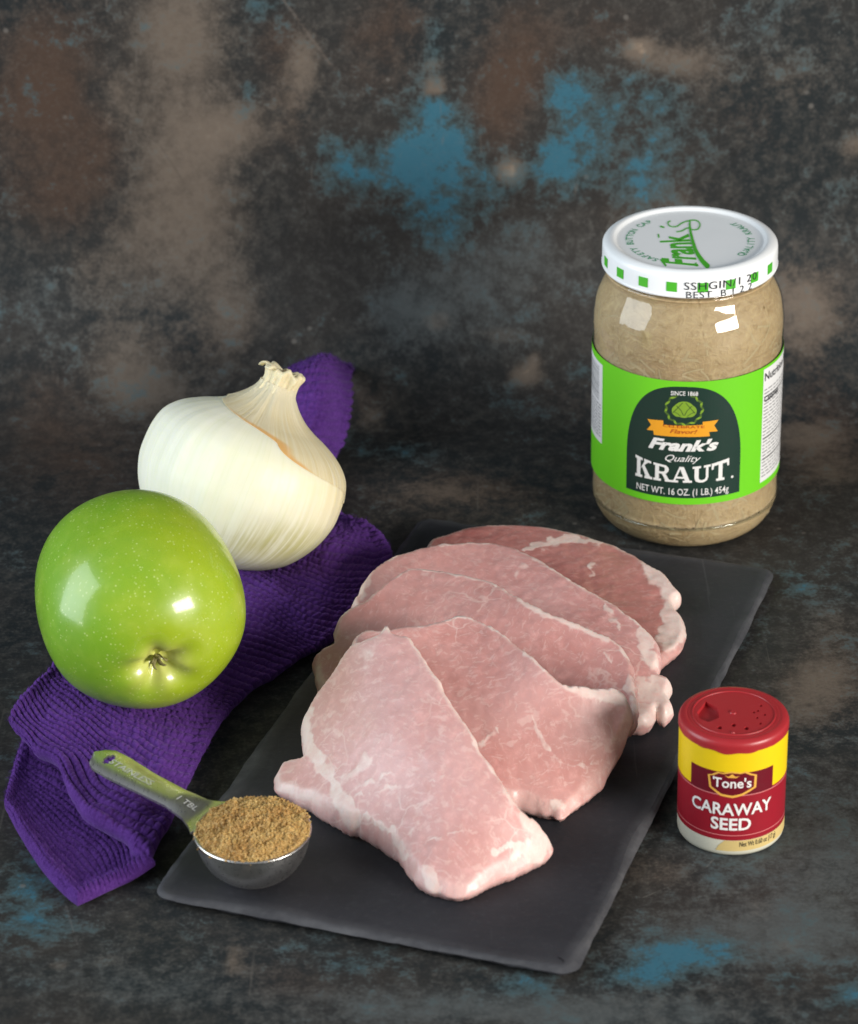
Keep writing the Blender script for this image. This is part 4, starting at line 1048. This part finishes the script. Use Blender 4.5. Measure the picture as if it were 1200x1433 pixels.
    V, F1 = text2d("SSHGIN/1 20", .0046, -.004, 0, 1.15, 1.1); wrap_print('date_code', (V, F1), (0, 0), RL, side(1013), zs - .0008, .0003, black, lid)
    V, F1 = text2d("BEST  B 1 2 2", .0040, -.004, 0, 1.15, 1.1); wrap_print('date_code', (V, F1), (0, 0), RL, side(1010), zs - .0043, .0003, black, lid)
    # label
    hl = zl_top - zl_bot
    lg = NT('label_green'); co = lg.coord('Object'); a = lg.noise(co, 500, 3)
    lgm = lg.set(color=lg.mix(lg.math('MULTIPLY', a, .25), (0.155, 0.60, 0.018), (0.13, 0.50, 0.02)), rough=.42, spec=.4)
    RB = RJ + .0001
    label = wrap_print('label', union2d([[(-.080, 0), (.080, 0), (.080, hl), (-.080, hl)]]), (0, 0), RB, 0, zl_bot, 0.0, lgm, root)
    label['label'] = 'bright green paper label with a dark arched panel'
    white = plain('ink_white', (0.80, 0.80, 0.78), .45, vary=.15); dkg = plain('panel_green', (0.010, 0.036, 0.026), .4, vary=.3); org = plain('ribbon_orange', (0.82, 0.36, 0.02), .45, vary=.2)
    rust = plain('ink_rust', (0.42, .07, .01), .5); leafg = plain('leaf_green', (0.22, .38, .03), .5, vary=.4); leafd = plain('leaf_dark', (0.06, .12, .02), .5); greytxt = plain('ink_grey', (.25, .25, .26), .5); cream = plain('panel_white', (.74, .74, .74), .45)
    a0 = cyl_hit(955, 620, cxy, RJ)[0]
    def U(px, py):
        a, z = cyl_hit(px, py, cxy, RJ); return (RJ * (a - a0), z - zl_bot)
    def pr(name, VF, k, mat): return wrap_print(name, VF, (0, 0), RB, a0, zl_bot, .00005 * k, mat, label)
    # dark arch
    lft = U(876, 690)[0]; rgt = U(1034, 690)[0]; hb = U(955, 697)[1]; ht = U(955, 541)[1]
    hw = (rgt - lft) / 2; xc = (rgt + lft) / 2
    arch = [(xc - hw, hb), (xc + hw, hb)]
    for t in np.linspace(0, math.pi, 41):
        cx_, sy_ = math.cos(t), math.sin(t)
        arch.append((xc + hw * np.sign(cx_) * abs(cx_) ** .78, hb + (ht - hb) * (.30 + .70 * abs(sy_) ** .86)))
    pr('dark_panel', union2d([arch]), 1, dkg)
    def tx(s, py, hpx, mat, wpx=None, bold=0.0, shear=0.0, k=4, dx=0.0, bend=0.0, name='lettering'):
        """text whose capitals are hpx tall and wpx wide in the photograph, centred on py"""
        u0, v0 = U(955, py)
        sc_ = (U(955, py - 5)[1] - U(955, py + 5)[1]) / 10
        V, Fq = text2d(s, .01, bold, shear)
        ca = .0073; V = V * (hpx * sc_ / ca)
        wid = V[:, 0].max() - V[:, 0].min(); V[:, 0] -= (V[:, 0].max() + V[:, 0].min()) / 2
        if wpx: V[:, 0] *= (U(955 + wpx / 2, py)[0] - U(955 - wpx / 2, py)[0]) / wid
        V[:, 1] += v0 - hpx * sc_ / 2 + bend * V[:, 0] ** 2; V[:, 0] += xc + dx
        return pr(name, (V, Fq), k, mat)
    tx('SINCE 1868', 550, 6, white, 38, .01, bend=-6)
    # cabbage emblem inside a leaf wreath
    u0, v0 = U(957, 573); rr = .0064
    wr, wr2 = [], []
    for i in range(26):
        t = 2 * math.pi * i / 26 + .1; q = (u0 + rr * 1.12 * math.cos(t), v0 + rr * 1.02 * math.sin(t))
        if abs(t - math.pi / 2) < .35: continue
        l = []
        tn = t + (1.1 if i % 2 else 2.0)
        for s in np.linspace(0, 2 * math.pi, 9)[:-1]:
            x, y = .0013 * math.cos(s), .00048 * math.sin(s); l.append((q[0] + x * math.cos(tn) - y * math.sin(tn), q[1] + x * math.sin(tn) + y * math.cos(tn)))
        (wr if i % 2 else wr2).append(l)
    pr('wreath', union2d(wr), 2, leafg); pr('wreath', union2d(wr2), 2, leafd)
    pr('cabbage', union2d([disc2d((u0, v0), .0041, 24, .0036), disc2d((u0 - .0022, v0 - .0006), .0027, 16), disc2d((u0 + .0023, v0 - .0006), .0027, 16)]), 3, leafg)
    cv = []
    for s in (-1, 1):
        cv += stroke([(u0 + s * .0002, v0 - .0026), (u0 + s * .0012, v0 - .0004), (u0 + s * .0030, v0 + .0016)], .00032)
        cv += stroke([(u0 + s * .0044, v0 - .0016), (u0 + s * .0028, v0 + .0003), (u0 + s * .0006, v0 + .0030)], .00032)
        cv += stroke([(u0 + s * .0012, v0 - .0030), (u0 + s * .0026, v0 - .0018), (u0 + s * .0042, v0 - .0010)], .00026)
    pr('cabbage_vein', union2d(cv), 4, leafd)
    u_ = lambda x, y: U(x, y)
    rb = [u_(906, 586), u_(928, 588), u_(928, 594), u_(983, 594), u_(983, 590), u_(1005, 587), u_(999, 595), u_(1004, 603), u_(992, 604), u_(993, 610), u_(960, 611), u_(915, 608), u_(914, 602), u_(905, 601), u_(911, 594)]
    pr('ribbon', union2d([rb]), 3, org)
    tx('CELEBRATE', 597, 3.6, rust, 58, .004, k=5); tx('Flavor!', 603.5, 6, rust, 38, .008, .3, k=5)
    tx("Frank's", 623, 15, white, 98, .045, .32)
    tx('Quality', 641, 9.5, white, 50, .002, .45)
    # KRAUT in slab capitals
    kw = (U(1018, 664)[0] - U(888, 664)[0]); kh = U(955, 651)[1] - U(955, 674)[1]; kx = xc - .0004; kb = U(955, 675)[1]
    def slab():
        out = []; S, s_ = .20, .13                       # stem and serif thickness in letter-height units
        def bar(x0, y0, x1, y1): return [(x0, y0), (x1, y0), (x1, y1), (x0, y1)]
        x = 0.0
        # K
        out += [bar(x + .10, 0, x + .32, 1), bar(x, 0, x + .44, s_), bar(x, 1 - s_, x + .44, 1), [(x + .30, .40), (x + .44, .56), (x + .86, .95), (x + .60, .95)], [(x + .40, .58), (x + .56, .68), (x + .96, .05), (x + .68, .05)],
                bar(x + .54, 1 - s_, x + .96, 1), bar(x + .58, 0, x + 1.04, s_)]
        x += 1.10
        # R
        out += [bar(x + .10, 0, x + .32, 1), bar(x, 0, x + .44, s_), bar(x, 1 - s_, x + .5, 1), bar(x + .3, .44, x + .5, .57)]
        out += stroke([(x + .48, .935), (x + .68, .92), (x + .76, .80), (x + .76, .70), (x + .68, .55), (x + .48, .505)], [.13, .16, .22, .22, .16, .13])
        out += [[(x + .44, .52), (x + .66, .52), (x + .94, .05), (x + .70, .05)], bar(x + .66, 0, x + 1.0, s_)]
        x += 1.04
        # A
        out += [[(x + .06, .05), (x + .18, .05), (x + .52, 1.0), (x + .42, 1.0)], [(x + .40, 1.0), (x + .66, 1.0), (x + 1.02, .05), (x + .76, .05)], bar(x + .22, .25, x + .84, .37), bar(x - .04, 0, x + .36, s_), bar(x + .62, 0, x + 1.12, s_)]
        x += 1.14
        # U
        out += [bar(x, 1 - s_, x + .46, 1), bar(x + .62, 1 - s_, x + 1.0, 1), bar(x + .11, .3, x + .34, .95), bar(x + .74, .3, x + .88, .95)]
        out += stroke([(x + .225, .32), (x + .26, .16), (x + .40, .07), (x + .60, .07), (x + .76, .16), (x + .81, .32)], [.23, .22, .15, .14, .14, .14])
        x += 1.06
        # T
        out += [bar(x, 1 - s_ - .03, x + 1.02, 1), bar(x + .40, 0, x + .63, .95), bar(x + .27, 0, x + .76, s_), [(x, .66), (x + .10, .66), (x + .16, .95), (x, .95)], [(x + .92, .66), (x + 1.02, .66), (x + 1.02, .95), (x + .86, .95)]]
        return out, x + 1.02
    sl, wtot = slab()
    def kmap(p):
        u = (p[0] / wtot - .5); v = p[1]
        tall = 1 + .35 * (2 * abs(u)) ** 2               # outer letters are taller on the label
        return (kx + u * kw, kb + kh * (v * tall * .95) + kh * .0)
    pr('lettering', union2d([[kmap(q) for q in p] for p in sl]), 4, white)
    pr('mark', union2d([disc2d((xc + kw / 2 + .0012, kb + .0006), .00055, 12)]), 4, white)
    tx('NET WT. 16 OZ. (1 LB.) 454g', 688, 9.5, white, 128, .006)
    # nutrition panel on the right, bar-code panel on the left
    aR = U(1067, 560)[0]; 
    pr('nutrition_panel', union2d([[(aR, .0028), (aR + .030, .0028), (aR + .030, hl - .0012), (aR, hl - .0012)]]), 1, cream)
    lines = []
    yy = hl - .0095
    heavy = []
    for i in range(26):
        yy -= .00155
        if yy < .004: break
        if i in (2, 14, 20): heavy.append([(aR + .0008, yy), (aR + .028, yy), (aR + .028, yy + .0006), (aR + .0008, yy + .0006)])
        else:
            x = aR + .0008
            while x < aR + .027:
                wl = random.uniform(.0012, .004); lines.append([(x, yy + .0001), (min(x + wl, aR + .028), yy + .0001), (min(x + wl, aR + .028), yy + .00062), (x, yy + .00062)]); x += wl + .0007
    pr('fine_print', union2d(lines), 2, greytxt); pr('rule_line', union2d(heavy), 2, black)
    V, Fq = text2d('Nutrition Facts', .0048, .02); V[:, 0] -= V[:, 0].min(); pr('lettering', (V + [aR + .0008, hl - .0065], Fq), 2, black)
    V, Fq = text2d('Calories', .0036, .02); V[:, 0] -= V[:, 0].min(); pr('lettering', (V + [aR + .0008, hl - .0160], Fq), 3, black)
    aL = U(842.5, 580)[0]
    pr('barcode_panel', union2d([[(aL - .028, hl * .30), (aL, hl * .30), (aL, hl - .0030), (aL - .028, hl - .0030)]]), 1, cream)
    bars = []
    z = hl * .62
    x = aL - .0016
    bars = []
    yq = hl - .0050
    while yq > hl * .64:
        t = random.uniform(.0002, .0007); bars.append([(aL - .026, yq - t), (aL - .0030, yq - t), (aL - .0030, yq), (aL - .026, yq)]); yq -= t + random.uniform(.0003, .0008)
    pr('barcode', union2d(bars), 2, greytxt)
    ln = []
    yq = hl * .60
    while yq > hl * .33:
        x = aL - .0012
        while x > aL - .026:
            wl = random.uniform(.001, .003); ln.append([(x - wl, yq), (x, yq), (x, yq + .0006), (x - wl, yq + .0006)]); x -= wl + .0006
        yq -= .0014
    pr('fine_print', union2d(ln), 2, greytxt)
    tag(root, 'glass jar of sauerkraut with white lid and bright green label', 'jar')
build_jar()

# ================================================================== caraway seed shaker
def build_shaker():
    B = at(1021.5, 1157.5); cxy = (B[0], B[1]); R = .0187
    root = empty('caraway_seed_shaker', (cxy[0], cxy[1], 0))
    H = .0405
    red = NT('cap_red'); co = red.coord('Object'); a = red.noise(co, 200, 3); 
    redm = red.set(color=red.mix(red.math('MULTIPLY', a, .3), (0.36, 0.022, 0.028), (0.27, .012, .016)), rough=.36, spec=.5, normal=red.bump(red.noise(co, 1500, 2), .12, .0001), sss=.1, sssr=(1, .1, .1), ssss=.001)
    band = plain('label_crimson', (0.30, 0.010, 0.022), .34, vary=.25); bandd = plain('label_maroon', (0.14, 0.005, 0.014), .34, vary=.2); yel = plain('label_yellow', (0.80, 0.56, 0.008), .36, vary=.15)
    crm = plain('body_cream', (0.62, 0.61, 0.50), .4, vary=.2); tanm = plain('label_tan', (0.62, 0.47, 0.19), .4, vary=.25); white = plain('print_white', (.80, .78, .76), .4, vary=.1); gold = plain('print_gold', (.78, .42, .07), .4); pink = plain('print_pink', (.62, .20, .20), .4); blk = plain('print_black', (.03, .025, .02), .5)
    # body
    H0 = cyl_hit(1022, 1053, cxy, R)[1]
    pf = [(.0005, .0012), (.0160, .0012), (.0172, .0004), (.0180, .0005), (.0185, .0013), (R, .0024), (R, .0060), (R, H0 + .0004), (R - .0004, H0 + .0010), (.0170, H0 + .0012)]
    V, Fc = lathe(pf, 96); Fc.append(tuple(range(96))[::-1]); body = mesh_obj('body', V, Fc, crm, root); fix_normals(body)
    # cap
    ZT = .0472; CH = (ZT - H0) / .0107
    cp = [(R - .0010, .0005), (R + .0001, 0), (R + .00035, .0012), (R + .00035, .0058), (R - .0001, .0086), (R - .0010, .0101), (R - .0018, .0107), (R - .0025, .0106), (R - .0028, .0103), (R - .0031, .0107)]
    cp = [(r_, H0 + z_ * CH) for r_, z_ in cp]
    cpp = np.vstack([spline(cp[:7], 50), cp[7:]])
    V, Fc = lathe(cpp, 110); cap = mesh_obj('cap', V, Fc, redm, root); fix_normals(cap); cap['label'] = 'red plastic sifter cap'
    # top plate with real openings
    zt = ZT; R2 = R - .0031
    def toP(px, py):
        q = at(px, py, zt); return np.array([q[0] - cxy[0], q[1] - cxy[1]])
    z3 = lambda zx, zy: toP(920 + zx * 210 / 1075, 940 + zy * 280 / 1433)
    big = [z3(*p) for p in ((345, 212), (430, 262), (442, 330), (365, 360), (300, 335), (283, 290))]
    holes = [big] + [disc2d(z3(*p), .00085, 12, .0011) for p in ((445, 400), (545, 382), (637, 405))] + [disc2d(z3(*p), .00048, 8, .0007) for p in ((740, 243), (718, 280), (768, 308), (714, 330), (737, 371), (690, 290))]
    outer = disc2d((0, 0), R2, 72)
    allv = [Vector((q[0] * 1000, q[1] * 1000)) for q in outer]; faces = [list(range(72))]; edges = []
    for h in holes:
        k = len(allv); allv += [Vector((q[0] * 1000, q[1] * 1000)) for q in h]; edges += [(k + i, k + (i + 1) % len(h)) for i in range(len(h))]
    r = delaunay_2d_cdt(allv, edges, faces, 1, 1e-5)
    pv = np.array([(v.x / 1000, v.y / 1000) for v in r[0]]); keep = []
    for f in r[2]:
        c = pv[list(f)].mean(0)[None]
        if not any(inside(c, h)[0] for h in holes): keep.append(tuple(f))
    V = [(p[0], p[1], zt) for p in pv]; Fc = keep
    for h in holes:
        k = len(V); m_ = len(h); dep = .0016 if len(h) == 6 else .003
        V += [(q[0], q[1], zt) for q in h] + [(q[0], q[1], zt - dep) for q in h]
        Fc += [(k + i, k + (i + 1) % m_, k + m_ + (i + 1) % m_, k + m_ + i) for i in range(m_)] + [tuple(k + m_ + i for i in range(m_))]
    pl = mesh_obj('sifter_plate', V, Fc, redm, cap, smooth=False); fix_normals(pl)
    for p, rr in (((540, 292), .0011), ((540, 435), .0006)):
        c = z3(*p); V, Fc = lathe([(rr * 1.2, -.0002), (rr, .0003), (rr * .8, .0004), (rr * .5, .00025), (.00005, .0002)], 20, (c[0], c[1], zt)); mesh_obj('cap_button', V, Fc, redm, cap)
    # flap seam: a raised ring round the openings
    V, Fc = lathe([(.0138, -.0002), (.0139, .0002), (.0142, .0003), (.0145, .0002), (.0146, -.0002)], 90, (0, 0, zt)); mesh_obj('cap_ring', V, Fc, redm, cap)
    # label
    a0 = cyl_hit(1022, 1110, cxy, R)[0]
    def Z(px, py): 
        a, z = cyl_hit(px, py, cxy, R); return (R * (a - a0), z)
    S3 = lambda x, y: (920 + x * 210 / 1075, 940 + y * 280 / 1433)
    S2 = lambda x, y: (940 + x * 170 / 1200, 1060 + y * 140 / 988)
    zc = lambda y: cyl_hit(1022, S2(580, y)[1], cxy, R)[1]
    zyel_b = zc(150); zred_b = zc(820); zred_t = zc(105)
    full = math.pi * R * .985
    label = wrap_print('label', union2d([[(-full, zred_b), (full, zred_b), (full, H0 + .0008), (-full, H0 + .0008)]]), (0, 0), R + .00008, a0, 0, 0, band, root)
    def pr(name, VF, k, mat): return wrap_print(name, VF, (0, 0), R + .00008, a0, 0, .00004 * k, mat, label)
    # yellow upper band (its lower edge steps up beside the badge)
    uL = Z(*S2(190, 200))[0]; uR = Z(*S2(995, 150))[0]
    zlow = Z(*S2(190, 240))[1]; zhi = zc(150)
    yb = [(-full, zlow), (uL, zlow), (uL, zhi), (uR, zhi), (uR, zlow), (full, zlow), (full, H0 + .0010), (-full, H0 + .0010)]
    pr('yellow_band', union2d([yb]), 1, yel)
    # wavy red edge of the cap skirt dipping over the yellow
    wv = []
    for t in np.linspace(-full, full, 160):
        wv.append((t, H0 + .0004 - .0009 * math.exp(-(t / .009) ** 2) + .0003 * math.sin(t * 700)))
    V, Fc = union2d([wv + [(full, H0 + .0020), (-full, H0 + .0020)]]); wrap_print('cap_skirt', (V, Fc), (0, 0), R + .00038, a0, 0, 0, redm, cap)
    # thin lines, badge, lettering
    zl1 = zc(380); pr('thin_line', union2d([[(-full, zl1), (full, zl1), (full, zl1 + .00035), (-full, zl1 + .00035)]]), 1, pink)
    zl2 = zc(775); pr('thin_line', union2d([[(-full, zl2), (full, zl2), (full, zl2 + .00030), (-full, zl2 + .00030)]]), 1, pink)
    mar = [(uL, zl1 + .0004), (uR, zl1 + .0004), (uR, zhi - .0001), (uL, zhi - .0001)]
    pr('maroon_bar', union2d([mar]), 2, bandd)
    bd = [Z(*S2(*p)) for p in ((355, 160), (395, 160), (450, 138), (500, 150), (590, 138), (690, 148), (735, 135), (790, 158), (838, 165), (830, 290), (700, 372), (600, 398), (480, 375), (370, 285))]
    pr('badge_border', union2d([bd]), 3, gold)
    cb = np.mean(bd, 0); bi = [tuple(cb + (np.array(q) - cb) * [.90, .86]) for q in bd]
    pr('badge', union2d([bi]), 4, bandd)
    u0, v0 = Z(*S2(595, 185))
    cr = [[(u0 - .0026, v0 + .0003), (u0 - .0014, v0 - .0006), (u0 + .0014, v0 - .0006), (u0 + .0026, v0 + .0003), (u0 + .0012, v0 - .0001), (u0, v0 + .0010), (u0 - .0012, v0 - .0001)]]
    pr('crown', union2d(cr), 5, gold)
    def tx(s, zoomy, hz, wz, mat, bold, k=5, xz=590, shear=0):
        px, pyc = S2(xz, zoomy); u0, v0 = Z(px, pyc)
        sc_ = (Z(px, pyc - 4)[1] - Z(px, pyc + 4)[1]) / 8 * 140 / 988
        V, Fq = text2d(s, .01, bold, shear); V = V * (hz * sc_ / .0073)
        wid = V[:, 0].max() - V[:, 0].min(); V[:, 0] -= (V[:, 0].max() + V[:, 0].min()) / 2
        V[:, 0] *= (Z(*S2(xz + wz / 2, zoomy))[0] - Z(*S2(xz - wz / 2, zoomy))[0]) / wid
        V[:, 1] += v0 - hz * sc_ / 2; V[:, 0] += u0
        pr('lettering', (V, Fq), k, mat)
        return V, hz * sc_
    Vt, ht = tx("Tone's", 250, 95, 375, white, .016, 6, 597)
    # serifs on the badge lettering
    x0, x1 = Vt[:, 0].min(), Vt[:, 0].max(); yb_ = Z(*S2(597, 250))[1] - ht / 2; ww = x1 - x0
    sf = [[(x0 - .0001, yb_ + ht * .70), (x0 + .0004, yb_ + ht * .70), (x0 + .0004, yb_ + ht), (x0 - .0001, yb_ + ht)], [(x0 + ww * .10, yb_ - .0001), (x0 + ww * .21, yb_ - .0001), (x0 + ww * .21, yb_ + .0002), (x0 + ww * .10, yb_ + .0002)],
          [(x0 + ww * .21 + .0004, yb_ + ht * .70), (x0 + ww * .21 + .0009, yb_ + ht * .70), (x0 + ww * .21 + .0009, yb_ + ht), (x0 + ww * .21 + .0004, yb_ + ht)]]
    for q in sf[:1]: pr('serif', union2d([q]), 7, white)
    tx('CARAWAY', 510, 118, 770, white, .020, 5, 588)
    tx('SEED', 655, 118, 395, white, .024, 5, 582)
    # lower tan panel with the weight
    zt0, zt1 = .0030, zred_b - .0001
    uu = Z(*S2(430, 905))[0]; uu2 = Z(*S2(520, 835))[0]
    pr('tan_panel', union2d([[(uu, .0026), (full * .6, .0026), (full * .6, zt1), (uu2, zt1), ((uu + uu2) / 2 - .0005, (zt1 + .0026) / 2)]]), 0.5, tanm)
    tx('Net Wt 0.60 oz (17 g)', 820, 50, 330, blk, .006, 3, 865)
    tag(root, 'small red and yellow caraway seed shaker with red cap beside the board', 'spice shaker')
build_shaker()

# ================================================================== measuring spoon and brown sugar
def build_spoon():
    zr = BZ + .0186
    C = np.array(at(353, 1163, zr)); R = .0197
    E = np.array(at(132, 1052, .031)); 
    n = NT('spoon_steel'); co = n.coord('Object')
    mpq = n.node('ShaderNodeMapping'); n.l.new(co, mpq.inputs[0]); mpq.inputs['Scale'].default_value = (300, 60, 300); mpq.inputs['Rotation'].default_value = (0, 0, .6)
    s = n.noise(mpq.outputs[0], 4, 3); a = n.noise(co, 60, 3)
    m = n.set(color=n.mix(a, (0.72, .70, .66), (.80, .78, .75)), rough=n.ramp(s, [(.3, .26), (.7, .36)]), metal=1.0, normal=n.bump(s, .04, .0003))
    root = empty('measuring_spoon', (C[0], C[1], BZ)); L = np.array(root.location)
    tilt = Matrix.Rotation(math.radians(0), 3, 'X')
    # bowl: flat-bottomed hemisphere with a rolled lip
    pf = [(.0005, -.0184), (.006, -.0180), (.0112, -.0160), (.0153, -.0122), (.0179, -.0077), (.0192, -.0033), (R, 0), (R + .0004, .0004), (R - .0002, .0008), (R - .0008, .0002), (.0184, -.0033), (.0170, -.0075), (.0145, -.0117), (.0105, -.0150), (.006, -.0168), (.0005, -.0172)]
    V, Fc = lathe(spline(pf, 80), 110, tuple(C)); bowl = mesh_obj('bowl', np.array(V) - L, Fc, m, root); fix_normals(bowl)
    # handle
    d = E - C; dh = d[:2] / np.linalg.norm(d[:2]); Ln = np.linalg.norm(d[:2]); side = np.array([-dh[1], dh[0]])
    st = R * .90; ns, nw = 70, 21
    hv, uvs = [], []
    def wprof(t): return float(np.interp(t, [0, .06, .14, .30, .55, .8, .92, .97, 1.0], [.0115, .0090, .0070, .0058, .0060, .0069, .0066, .0050, .0012]))
    def zprof(t): return float(np.interp(t, [0, .1, .3, .6, 1.0], [zr + .0002, zr + .0004, zr + .0022, zr + .0040, E[2]]))
    T = np.linspace(0, 1, ns) ** .9
    hole = []
    for layer in (0, 1):
        for t in T:
            p = C[:2] + dh * (st + (Ln - st) * t); w_ = wprof(t)
            for k in range(nw):
                s_ = -1 + 2 * k / (nw - 1)
                crown = .0009 * (1 - abs(s_) ** 3.0) * sm(t, .05, .3)
                z = zprof(t) - .0009 + crown - layer * .0009
                q = p + side * w_ * s_
                hv.append((q[0], q[1], z))
    hv = np.array(hv); nl = ns * nw; hf = []
    # slot near the end
    th0, th1 = .855, .905
    def cut(i, k):
        t = (T[i] + T[i + 1]) / 2; s_ = -1 + 2 * (k + .5) / (nw - 1)
        return ((t - .88) / .030) ** 2 + ((s_ + .05) / .42) ** 2 < 1
    for i in range(ns - 1):
        for k in range(nw - 1):
            if cut(i, k): continue
            a = i * nw + k; hf.append((a, a + 1, a + nw + 1, a + nw)); hf.append((a + nl + nw, a + nl + nw + 1, a + nl + 1, a + nl))
    bm = bmesh.new(); bv = [bm.verts.new(v - L) for v in hv]
    for f in hf: bm.faces.new([bv[i] for i in f])
    # walls round every open edge
    bnd = [e for e in bm.edges if len(e.link_faces) == 1]; idx = {v: i for i, v in enumerate(bv)}
    for e in bnd:
        i, j = idx[e.verts[0]], idx[e.verts[1]]
        if i < nl and j < nl:
            try: bm.faces.new([bv[i], bv[j], bv[j + nl], bv[i + nl]])
            except ValueError: pass
    for v in [v for v in bm.verts if not v.link_faces]: bm.verts.remove(v)
    bmesh.ops.recalc_face_normals(bm, faces=bm.faces[:])
    me = bpy.data.meshes.new('handle'); bm.to_mesh(me); bm.free()
    for p in me.polygons: p.use_smooth = True
    h = bpy.data.objects.new('handle', me); col.objects.link(h); me.materials.append(m); h.parent = root
    try: me.set_sharp_from_angle(angle=math.radians(50))
    except Exception: pass
    etch = plain('etched_mark', (.72, .72, .70), .55, .5, metal=.6)
    def onh(u, v):       # u along the handle from the bowl, v across
        t = u; p = C[:2] + dh * (st + (Ln - st) * t) + side * v
        s_ = v / wprof(t); return (p[0] - L[0], p[1] - L[1], zprof(t) - .0009 + .0009 * (1 - abs(s_) ** 3) * sm(t, .05, .3) + .00012 - L[2])
    for s, tm, sz in (('STAINLESS', .68, .0040), ('1 TBL', .20, .0036)):
        V, Fq = text2d(s, sz, .006, .1); V = V - [(V[:, 0].max() + V[:, 0].min()) / 2, (V[:, 1].max() + V[:, 1].min()) / 2]
        flat_print('etched_lettering', (V, Fq), lambda u, v, tm=tm: onh(tm - u / (Ln - st) * -1.0 * -1.0, -v), etch, h)
    tag(root, 'steel measuring spoon on the board with its handle on the towel', 'measuring spoon')
    # brown sugar
    n = NT('brown_sugar'); co = n.coord('Object'); a = n.noise(co, 130, 4, .6); b = n.noise(co, 1300, 3, .7)
    c = n.mix(n.sstep(a, .35, .68), (.47, .26, .075), (.64, .42, .15)); c = n.mix(n.math('MULTIPLY', n.sstep(b, .5, .75), .5), c, (.80, .62, .33))
    c = n.mix(n.math('MULTIPLY', n.sstep(n.noise(co, 95, 2), .66, .74), .55), c, (.14, .065, .02))
    ms = n.set(color=c, rough=.55, spec=.45, normal=n.bump(b, .7, .0005), sss=.15, sssr=(1, .6, .25), ssss=.001)
    sr = empty('brown_sugar', tuple(C - np.array([0, 0, .002]))); LS = np.array(sr.location)
    na, nr_ = 150, 70; V, Fc = [], []
    def mound(x, y):
        rr = math.hypot(x, y) / R
        base = .0034 * (1 - rr ** 2.6) + .0007 + .0009 * x / R
        f = mnoise.fractal(Vector((x * 190, y * 190, 1)), 1, 2, 4) * .0015 + mnoise.fractal(Vector((x * 700, y * 700, 3)), 1, 2, 3) * .0009
        return base + f * (1 - .35 * rr)
    for i in range(nr_ + 1):
        for k in range(na):
            r_ = R * .965 * i / nr_; t = 2 * math.pi * k / na; x, y = r_ * math.cos(t), r_ * math.sin(t)
            V.append((C[0] + x, C[1] + y, zr + mound(x, y)))
    for k in range(na):
        t = 2 * math.pi * k / na; V.append((C[0] + R * .93 * math.cos(t), C[1] + R * .93 * math.sin(t), zr - .004))
    for i in range(nr_ + 1):
        for k in range(na):
            k2 = (k + 1) % na; Fc.append((i * na + k, i * na + k2, (i + 1) * na + k2, (i + 1) * na + k))
    mo = mesh_obj('mound', np.array(V) - LS, Fc, ms, sr); fix_normals(mo)
    ico = np.array([(1, 0, 0), (-1, 0, 0), (0, 1, 0), (0, -1, 0), (0, 0, 1), (0, 0, -1)], float); icf = [(0, 2, 4), (2, 1, 4), (1, 3, 4), (3, 0, 4), (2, 0, 5), (1, 2, 5), (3, 1, 5), (0, 3, 5)]
    cube = np.array([(x, y, z) for x in (-1, 1) for y in (-1, 1) for z in (-1, 1)], float) * .8; cbf = [(0, 1, 3, 2), (4, 6, 7, 5), (0, 4, 5, 1), (2, 3, 7, 6), (0, 2, 6, 4), (1, 5, 7, 3)]
    gv, gf = [], []; kk = 0
    for k in range(8000):
        t = random.uniform(0, 2 * math.pi); r_ = R * math.sqrt(random.random()) * (1.0 if random.random() < .9 else 1.03)
        x, y = r_ * math.cos(t), r_ * math.sin(t); s_ = random.uniform(.00018, .00038) * (1.5 if random.random() < .06 else 1)
        Q = Matrix.Rotation(random.uniform(0, 6.3), 3, Vector((random.gauss(0, 1), random.gauss(0, 1), random.gauss(0, 1))).normalized())
        src, fc = (cube, cbf) if k % 2 else (ico, icf)
        pts = (src * np.array([1, random.uniform(.6, 1), random.uniform(.6, 1)]) * s_) @ np.array(Q)
        z = zr + mound(min(x, R * .96), y) + random.uniform(-.0001, .0005); gv.append(pts + [C[0] + x, C[1] + y, z]); gf += [tuple(i + kk for i in f) for f in fc]; kk += len(src)
    g = mesh_obj('sugar_grains', np.vstack(gv) - LS, gf, ms, sr, smooth=False); g['kind'] = 'stuff'
    tag(sr, 'heap of moist brown sugar filling the measuring spoon', 'brown sugar')
build_spoon()
